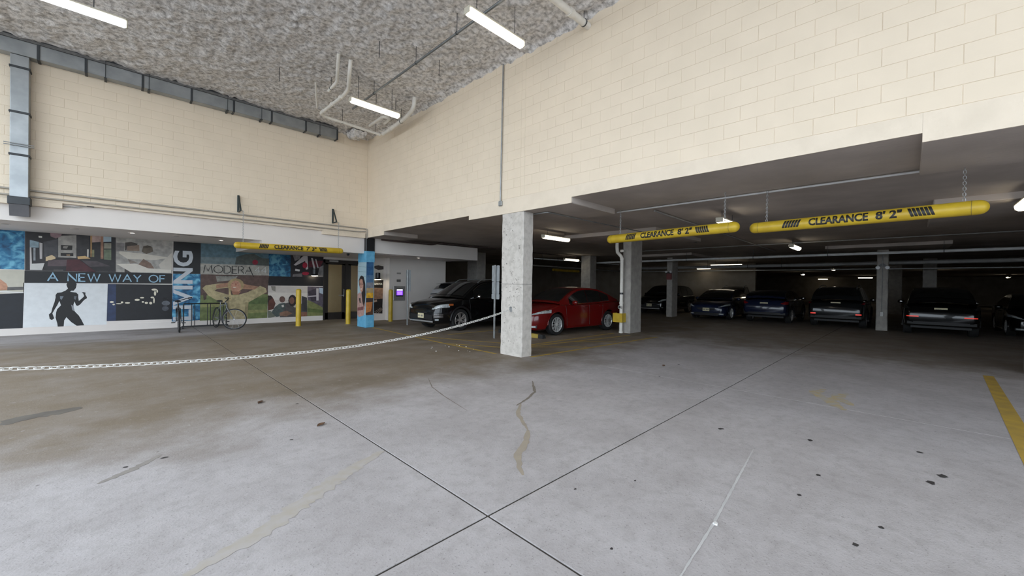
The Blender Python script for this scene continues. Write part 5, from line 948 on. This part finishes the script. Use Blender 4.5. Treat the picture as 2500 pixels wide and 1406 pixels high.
# --- red saloon
RED = paint('red', (.13, .0045, .0045))
red = dict(paint=RED, L=4.53, W=1.82, H=1.47, fx=.88, rx=3.53, r=.335, tw=.225, spokes=10, style='double', rim=RIM, wr=.60, nose=.85,
    top=[(0, .62), (.03, .70), (.10, .755), (.35, .84), (.75, .92), (1.15, .985), (2.4, .99), (3.4, 1.02), (3.9, 1.05), (4.25, 1.06), (4.45, 1.03), (4.53, .92)], bot=[(0, .22), (.15, .17), (1, .17), (3.3, .18), (4.2, .24), (4.53, .36)],
    crown=[(0, .05), (.5, .07), (1.1, .05), (4.53, .05)], belt=[(1.1, .93), (2.0, .95), (3.2, 1.0), (4.0, 1.04)], roof=[(1.05, .965), (1.35, 1.12), (1.65, 1.27), (1.95, 1.385), (2.25, 1.45), (2.6, 1.468), (2.95, 1.455), (3.3, 1.40), (3.65, 1.29), (4.0, 1.14), (4.2, 1.055)],
    screen=(2.05, 3.15), windows=[(1.52, 2.452), (2.468, 3.215), (3.23, 3.66)], doors=[(1.28, .06), (2.46, 0), (3.22, -.12)], handles=[2.22, 3.08], handle_mat=RED, mirror=(1.62, 1.0), trim=CHROME, sill=.022, sill_mat=RED,
    plates=[(False, .40, 0)], glass=GLASS_DARK, mirror_mat=RED,
    face=[('headlamp', (-.90, -.48, sl(.60, .70, .48, .90), sl(.665, .80, .48, .90)), LENS, False), ('headlamp', (.48, .90, sl(.60, .70, .48, .90), sl(.665, .80, .48, .90)), LENS, False),
          ('daytime_strip', (-.89, -.55, sl(.665, .772, .55, .89), sl(.682, .792, .55, .89)), CHROME, False), ('daytime_strip', (.55, .89, sl(.665, .772, .55, .89), sl(.682, .792, .55, .89)), CHROME, False),
          ('grille', (-.40, .40, sl(.42, .50, 0, .4), sl(.62, .60, 0, .4)), TRIMBLK, False), ('lower_intake', (-.78, .78, k_(.25), k_(.345)), TRIMBLK, False),
          ('fog_lamp', (-.76, -.55, k_(.27), k_(.325)), LENS, False), ('fog_lamp', (.55, .76, k_(.27), k_(.325)), LENS, False), ('lip_trim', (-.55, .55, k_(.225), k_(.245)), CHROME, False),
          ('tail_lamp', (-.88, -.50, k_(.78), k_(.95)), REDLENS, True), ('tail_lamp', (.50, .88, k_(.78), k_(.95)), REDLENS, True)])
redcar = make_car('saloon_car', 'dark red saloon car with silver spoked wheels parked behind the big column', red, (8.80, 8.60, 0), -.07)
# --- black sport utility vehicle
BLK = paint('black', (.0025, .003, .004))
suvP = dict(paint=BLK, L=4.64, W=1.82, H=1.66, fx=.93, rx=3.60, r=.36, tw=.235, spokes=5, style='double', rim=RIMD, wr=.64, nose=.75, tail=.4,
    top=[(0, .66), (.03, .80), (.08, .90), (.25, .975), (.7, 1.04), (1.2, 1.09), (2.4, 1.08), (3.8, 1.10), (4.35, 1.10), (4.55, 1.0), (4.64, .85)], bot=[(0, .30), (.12, .24), (1, .24), (3.4, .24), (4.3, .32), (4.64, .45)],
    crown=[(0, .06), (.5, .09), (1.1, .05), (4.64, .05)], belt=[(1.1, 1.04), (2.2, 1.05), (3.4, 1.08), (4.3, 1.12)], roof=[(1.08, 1.06), (1.4, 1.27), (1.7, 1.45), (1.95, 1.57), (2.25, 1.63), (2.8, 1.65), (3.4, 1.63), (3.9, 1.58), (4.2, 1.46), (4.4, 1.28), (4.5, 1.12)],
    screen=(2.0, 3.95), windows=[(1.55, 2.52), (2.60, 3.42), (3.50, 4.15)], doors=[(1.32, .06), (2.56, 0), (3.46, -.15)], handles=[2.30, 3.22], mirror=(1.66, 1.12), mirror_mat=CHROME, trim=CHROME, uptrim=CHROME, sill=.05, lip=.035, lip_mat=TRIMBLK,
    plates=[(False, .50, .0)], rails=(1.95, 3.95), rail_mat=STEEL,
    face=[('headlamp', (-.89, -.52, sl(.70, .79, .52, .89), sl(.80, .90, .52, .89)), LENS, False), ('headlamp', (.52, .89, sl(.70, .79, .52, .89), sl(.80, .90, .52, .89)), LENS, False),
          ('marker_lamp', (-.905, -.885, k_(.84), k_(.90)), AMBER, False), ('marker_lamp', (.885, .905, k_(.84), k_(.90)), AMBER, False),
          ('grille', (-.46, .46, sl(.56, .62, 0, .46), sl(.80, .84, 0, .46)), TRIMBLK, False), ('grille_bar', (-.50, .50, k_(.71), k_(.735)), CHROME, False),
          ('lower_intake', (-.60, .60, k_(.38), k_(.54)), TRIMBLK, False), ('skid_plate', (-.62, .62, k_(.305), k_(.355)), M('skid_silver', (.42, .42, .42), rough=.4, metal=.6), False)]
         + [('fog_slat', (s * .66 if s > 0 else -.84, .84 if s > 0 else -.66, k_(.46 + .045 * q), k_(.475 + .045 * q)), CHROME, False) for s in (-1, 1) for q in range(3)]
         + [('fog_lamp', (s * .70 if s > 0 else -.78, .78 if s > 0 else -.70, k_(.37), k_(.42)), LENS, False) for s in (-1, 1)]
         + [('tail_lamp', (-.88, -.5, k_(.85), k_(1.0)), REDLENS, True), ('tail_lamp', (.5, .88, k_(.85), k_(1.0)), REDLENS, True)])
make_car('sport_utility_vehicle', 'glossy black sport utility vehicle with roof rails parked nose out left of the big column', suvP, (7.04, 11.26, 0), .07, 'suv')
# --- rear-facing and front-facing cars deeper in the garage
def variant(base, **kw): d = dict(base); d.update(kw); return d
tailset = lambda z0, z1, y0, m: [('tail_lamp', (-.88, -y0, k_(z0), k_(z1)), m, True), ('tail_lamp', (y0, .88, k_(z0), k_(z1)), m, True)]
bumper = [('rear_bumper_trim', (-.80, .80, k_(.40), k_(.50)), TRIMBLK, True), ('rear_trim_bar', (-.5, .5, k_(.985), k_(1.0)), CHROME, True)]
SIL = paint('silver', (.42, .43, .45))
make_car('sport_utility_vehicle', 'silver vehicle with dark roof spoiler seen from behind over the black bonnet', variant(suvP, paint=SIL, plates=[(True, .80, 0)], spoiler=(4.0, 4.45, 1.63), rails=None, trim=None, uptrim=None, H=1.70, face=tailset(.93, 1.06, .52, REDLENS) + bumper), (13.95, 13.62, 0), PI, 'suv')
BLUEP = paint('navy', (.010, .016, .045))
make_car('hatchback_car', 'dark blue vehicle seen from behind, first left of its two dark neighbours', variant(suvP, paint=BLUEP, H=1.5, W=1.78, plates=[(True, .86, .0)], rails=None, trim=None, uptrim=None, handle_mat=CHROME,
    roof=[(1.08, 1.04), (1.4, 1.2), (1.7, 1.32), (1.95, 1.39), (2.25, 1.44), (2.8, 1.46), (3.4, 1.44), (3.9, 1.40), (4.2, 1.31), (4.4, 1.2), (4.5, 1.1)], face=tailset(.86, .99, .42, REDLENS) + bumper + [('bumper_crease', (-.78, .78, k_(.62), k_(.635)), BLUEP, True)]), (20.4 + 4.64, 4.55, 0), PI)
DKG = paint('graphite', (.010, .012, .014))
BRIGHTRED = M('bright_tail_bar', (.55, .03, .03), rough=.2, emit=.35, ecol=(1, .08, .05))
make_car('sport_utility_vehicle', 'dark sport utility vehicle seen from behind just left of the lamp column', variant(suvP, paint=DKG, plates=[(True, .97, 0)], trim=None, uptrim=None, face=tailset(.98, 1.05, .55, REDLENS) + [('reflector', (-.80, -.62, k_(.55), k_(.60)), BRIGHTRED, True), ('reflector', (.62, .80, k_(.55), k_(.60)), BRIGHTRED, True), ('plate_garnish', (-.35, .35, k_(.80), k_(.86)), CHROME, True)] + bumper[:1]), (20.4 + 4.64, 2.07, 0), PI, 'suv')  # reflectors glow by themselves, their shine put into emission
make_car('sport_utility_vehicle', 'dark sport utility vehicle with two red light bars right of the lamp column', variant(suvP, paint=BLK, plates=[(True, .90, 0)], rails=None, trim=None, uptrim=None, H=1.6, face=tailset(.93, 1.04, .45, TRIMBLK) + [('light_bar', (-.82, -.52, k_(.655), k_(.69)), BRIGHTRED, True), ('light_bar', (.52, .82, k_(.655), k_(.69)), BRIGHTRED, True), ('tailgate_trim', (-.3, .3, k_(1.0), k_(1.03)), CHROME, True)] + bumper[:1]), (19.6 + 4.64, -.78, 0), PI, 'suv')
make_car('saloon_car', 'dark saloon car facing out beside the narrow garage column', variant(red, paint=BLUEP, mirror_mat=BLUEP, handle_mat=BLUEP, sill_mat=BLUEP, plates=[(False, .50, 0)], trim=None, rim=RIMD), (20.3, 6.95, 0), 0)
make_car('sport_utility_vehicle', 'large dark vehicle facing out in the black corner behind the grey column', variant(suvP, paint=BLK, mirror_mat=BLK, trim=None, uptrim=None, rails=None, plates=[(False, .52, 0)]), (21.6, 10.5, 0), 0, 'suv')
make_car('hatchback_car', 'dark car at the far right facing out beside the vehicle with red light bars', variant(red, paint=BLK, mirror_mat=BLK, handle_mat=BLK, sill_mat=BLK, trim=None, rim=RIMD), (21.5, -3.35, 0), 0)
make_car('sport_utility_vehicle', 'farthest dark vehicle seen between the saloon and the blue vehicle', variant(suvP, paint=BLK, mirror_mat=BLK, trim=None, uptrim=None), (27.3, 8.3, 0), 0, 'suv')
# things inside the red windshield and the hanging tag
# ---------------------------------------------------------------- bicycles and rack
def bicycle(label, loc, rz, steer, lean, frame_mat, rake_tint):
    """rear wheel contact at the local origin, front wheel towards +X"""
    t = thing('bicycle', label, 'bicycle', loc, rz); t.rotation_euler = (lean, 0, rz); R = .335; wb = 1.06
    TY = M('bicycle_tyre', (.02, .02, .021), rough=.7); AL = M('bicycle_alloy', (.45, .45, .46), rough=.3, metal=.8)
    def wheel(e):
        w_ = MB()
        for k in range(1): w_.lathe([(R - .022 + .022 * math.cos(2 * PI * j / 8), .022 * math.sin(2 * PI * j / 8)) for j in range(8)], 36, 'Y', closed=True)
        w_.build('tyre', TY, e, smooth='all')
        MB().lathe([(R - .042, -.012), (R - .030, -.012), (R - .030, .012), (R - .042, .012)], 36, 'Y', closed=True).build('rim', AL, e, smooth=40)
        sp = MB()
        for k in range(18):
            a = 2 * PI * k / 18; s = .022 if k % 2 else -.022; sp.tube([(.018 * math.cos(a + .8), s, .018 * math.sin(a + .8)), ((R - .04) * math.cos(a), 0, (R - .04) * math.sin(a))], .0012, 4)
        sp.build('spokes', AL, e); MB().lathe([(.018, -.04), (.018, .04)], 12, 'Y').build('hub', AL, e)
    def part(nm, loc_, rot=(0, 0, 0)):
        e = bpy.data.objects.new(nm, None); COL.objects.link(e); e.parent = t; e.location = loc_; e.rotation_euler = rot; return e
    wheel(part('rear_wheel', (0, 0, R)))
    bb, seat, head, headlo = (.43, 0, .29), (.26, 0, .78), (.80, 0, .83), (.845, 0, .70)
    fr = MB(); fr.tube([seat, bb], .016).tube([bb, headlo], .02).tube([(.285, 0, .71), head], .017).tube([head, headlo], .021)
    for s in (-1, 1): fr.tube([(0, s * .055, R), (.36, s * .03, .30), bb], .010).tube([(0, s * .055, R), (.27, s * .02, .72)], .009)
    fr.build('frame', frame_mat, t, smooth=50)
    MB().tube([seat, (.235, 0, .86)], .013).build('seat_post', AL, t)
    MB().loft([[(.235 + dx, dy * w_, .865 + dz) for dx, dy, dz in [(x_, -1, 0), (x_, -.7, .03), (x_, 0, .04), (x_, .7, .03), (x_, 1, 0), (x_, 0, -.02)]] for x_, w_ in ((-.13, .05), (-.11, .085), (-.03, .075), (.06, .03), (.14, .018), (.15, .008))]).build('saddle', BLACK, t, smooth=50)
    cr = MB().lathe([(.075, .045), (.085, .045), (.085, .05), (.075, .05)], 20, 'Y', bb, closed=True); cr.build('chainring', AL, t)
    for s in (-1, 1):
        MB().tube([(bb[0], s * .06, bb[2]), (bb[0] + s * .16, s * .075, bb[2] - .05)], .010).build('crank_arm', AL, t)
        MB().cbox((bb[0] + s * .16 - .045, s * .08, bb[2] - .065), (bb[0] + s * .16 + .045, s * .17, bb[2] - .04), .005).build('pedal', BLACK, t)
    MB().tube([(0, .05, R + .04), (bb[0], .05, bb[2] + .08)], .004, 4).tube([(0, .05, R - .04), (bb[0], .05, bb[2] - .08)], .004, 4).build('drive_chain', M('bicycle_chain', (.10, .09, .08), rough=.5, metal=.5), t)
    # steered front end: pivots about the head tube foot
    fe = part('front_end', (.845, 0, .70), (0, 0, steer)); ax = (wb - .845, 0, R - .70)
    fk = MB()
    for s in (-1, 1): fk.tube([(0, s * .045, .0), (.04, s * .05, -.08), (ax[0], s * .055, ax[2])], [.013, .013, .008])
    fk.tube([(0, -.05, 0), (0, .05, 0)], .016).tube([(0, 0, 0), (-.055, 0, .18)], .014); fk.build('fork', frame_mat, fe, smooth=50)
    MB().tube([(-.055, 0, .17), (.01, 0, .24)], .014).build('stem', BLACK, fe)
    MB().tube(bend([(-.03, -.32, .30), (.0, -.22, .29), (.01, -.08, .24), (.01, .08, .24), (.0, .22, .29), (-.03, .32, .30)], .06), .011).build('handlebar', BLACK, fe, smooth=50)
    for s in (-1, 1):
        MB().tube([(-.035, s * .33, .302), (-.012, s * .235, .293)], .017).build('grip', BLACK, fe)
        MB().tube([(.0, s * .22, .285), (.05, s * .25, .265), (.04, s * .31, .265)], .005, 5).build('brake_lever', BLACK, fe)
    we = MB(); w2 = bpy.data.objects.new('front_wheel', None); COL.objects.link(w2); w2.parent = fe; w2.location = ax
    wheel2(w2, R, TY, AL)
    return t
def wheel2(e, R, TY, AL):
    m = MB().lathe([(R - .022 + .022 * math.cos(2 * PI * j / 8), .022 * math.sin(2 * PI * j / 8)) for j in range(8)], 36, 'Y', closed=True); m.build('tyre', TY, e, smooth='all')
    MB().lathe([(R - .042, -.012), (R - .030, -.012), (R - .030, .012), (R - .042, .012)], 36, 'Y', closed=True).build('rim', AL, e, smooth=40)
    sp = MB()
    for k in range(18):
        a = 2 * PI * k / 18; s = .022 if k % 2 else -.022; sp.tube([(.018 * math.cos(a + .8), s, .018 * math.sin(a + .8)), ((R - .04) * math.cos(a), 0, (R - .04) * math.sin(a))], .0012, 4)
    sp.build('spokes', AL, e); MB().lathe([(.018, -.04), (.018, .04)], 12, 'Y').build('hub', AL, e)
FR1 = M('bicycle_frame_dark', (.02, .02, .025), rough=.3, coat=.6); FR2 = M('bicycle_frame_grey', (.20, .22, .22), (.05, .05, .05), scale=3, rough=.3, coat=.6)
def aim(rx_, ry_, fx_, fy_): return math.atan2(fy_ - ry_, fx_ - rx_)
bicycle('dark bicycle seen front-on at the left end of the rack', (1.345, 16.06, 0), aim(1.345, 16.06, 1.265, 15.0), .03, .03, FR1, 0)
bicycle('grey bicycle with its front wheel turned sideways at the right end of the rack', (2.27, 15.98, 0), aim(2.27, 15.98, 2.42, 14.95), 1.15, -.06, FR2, 0)
rk = thing('bicycle_rack', 'low black steel bicycle rack in front of the mural', 'rack', (1.48, 16.28, 0))
MB().tube([(0, 0, .78), (1.12, 0, .78)], .018).build('top_rail', BLACK, rk); MB().cbox((-.05, -.02, .03), (1.17, .02, .075), .005).build('bottom_rail', BLACK, rk)
for x in (.0, .2, .28, .61, .69, 1.04, 1.12): MB().tube([(x, 0, .05), (x, 0, .78)], .0105 if 0 < x < 1.1 else .018, 8).build('bar', BLACK, rk)
for x in (-.03, 1.15): MB().cbox((x - .02, -.22, 0), (x + .02, .22, .035), .004).build('foot', BLACK, rk)
# small or distant emitters are found by rays alone; only the larger lamps are sampled as lights
for nm in ('recessed_lens', 'violet_screen', 'screen_white', 'screen_row', 'bright_tail_bar', 'daylit_pane'):
    MATS[nm].cycles.emission_sampling = 'NONE'
bpy.context.view_layer.update()
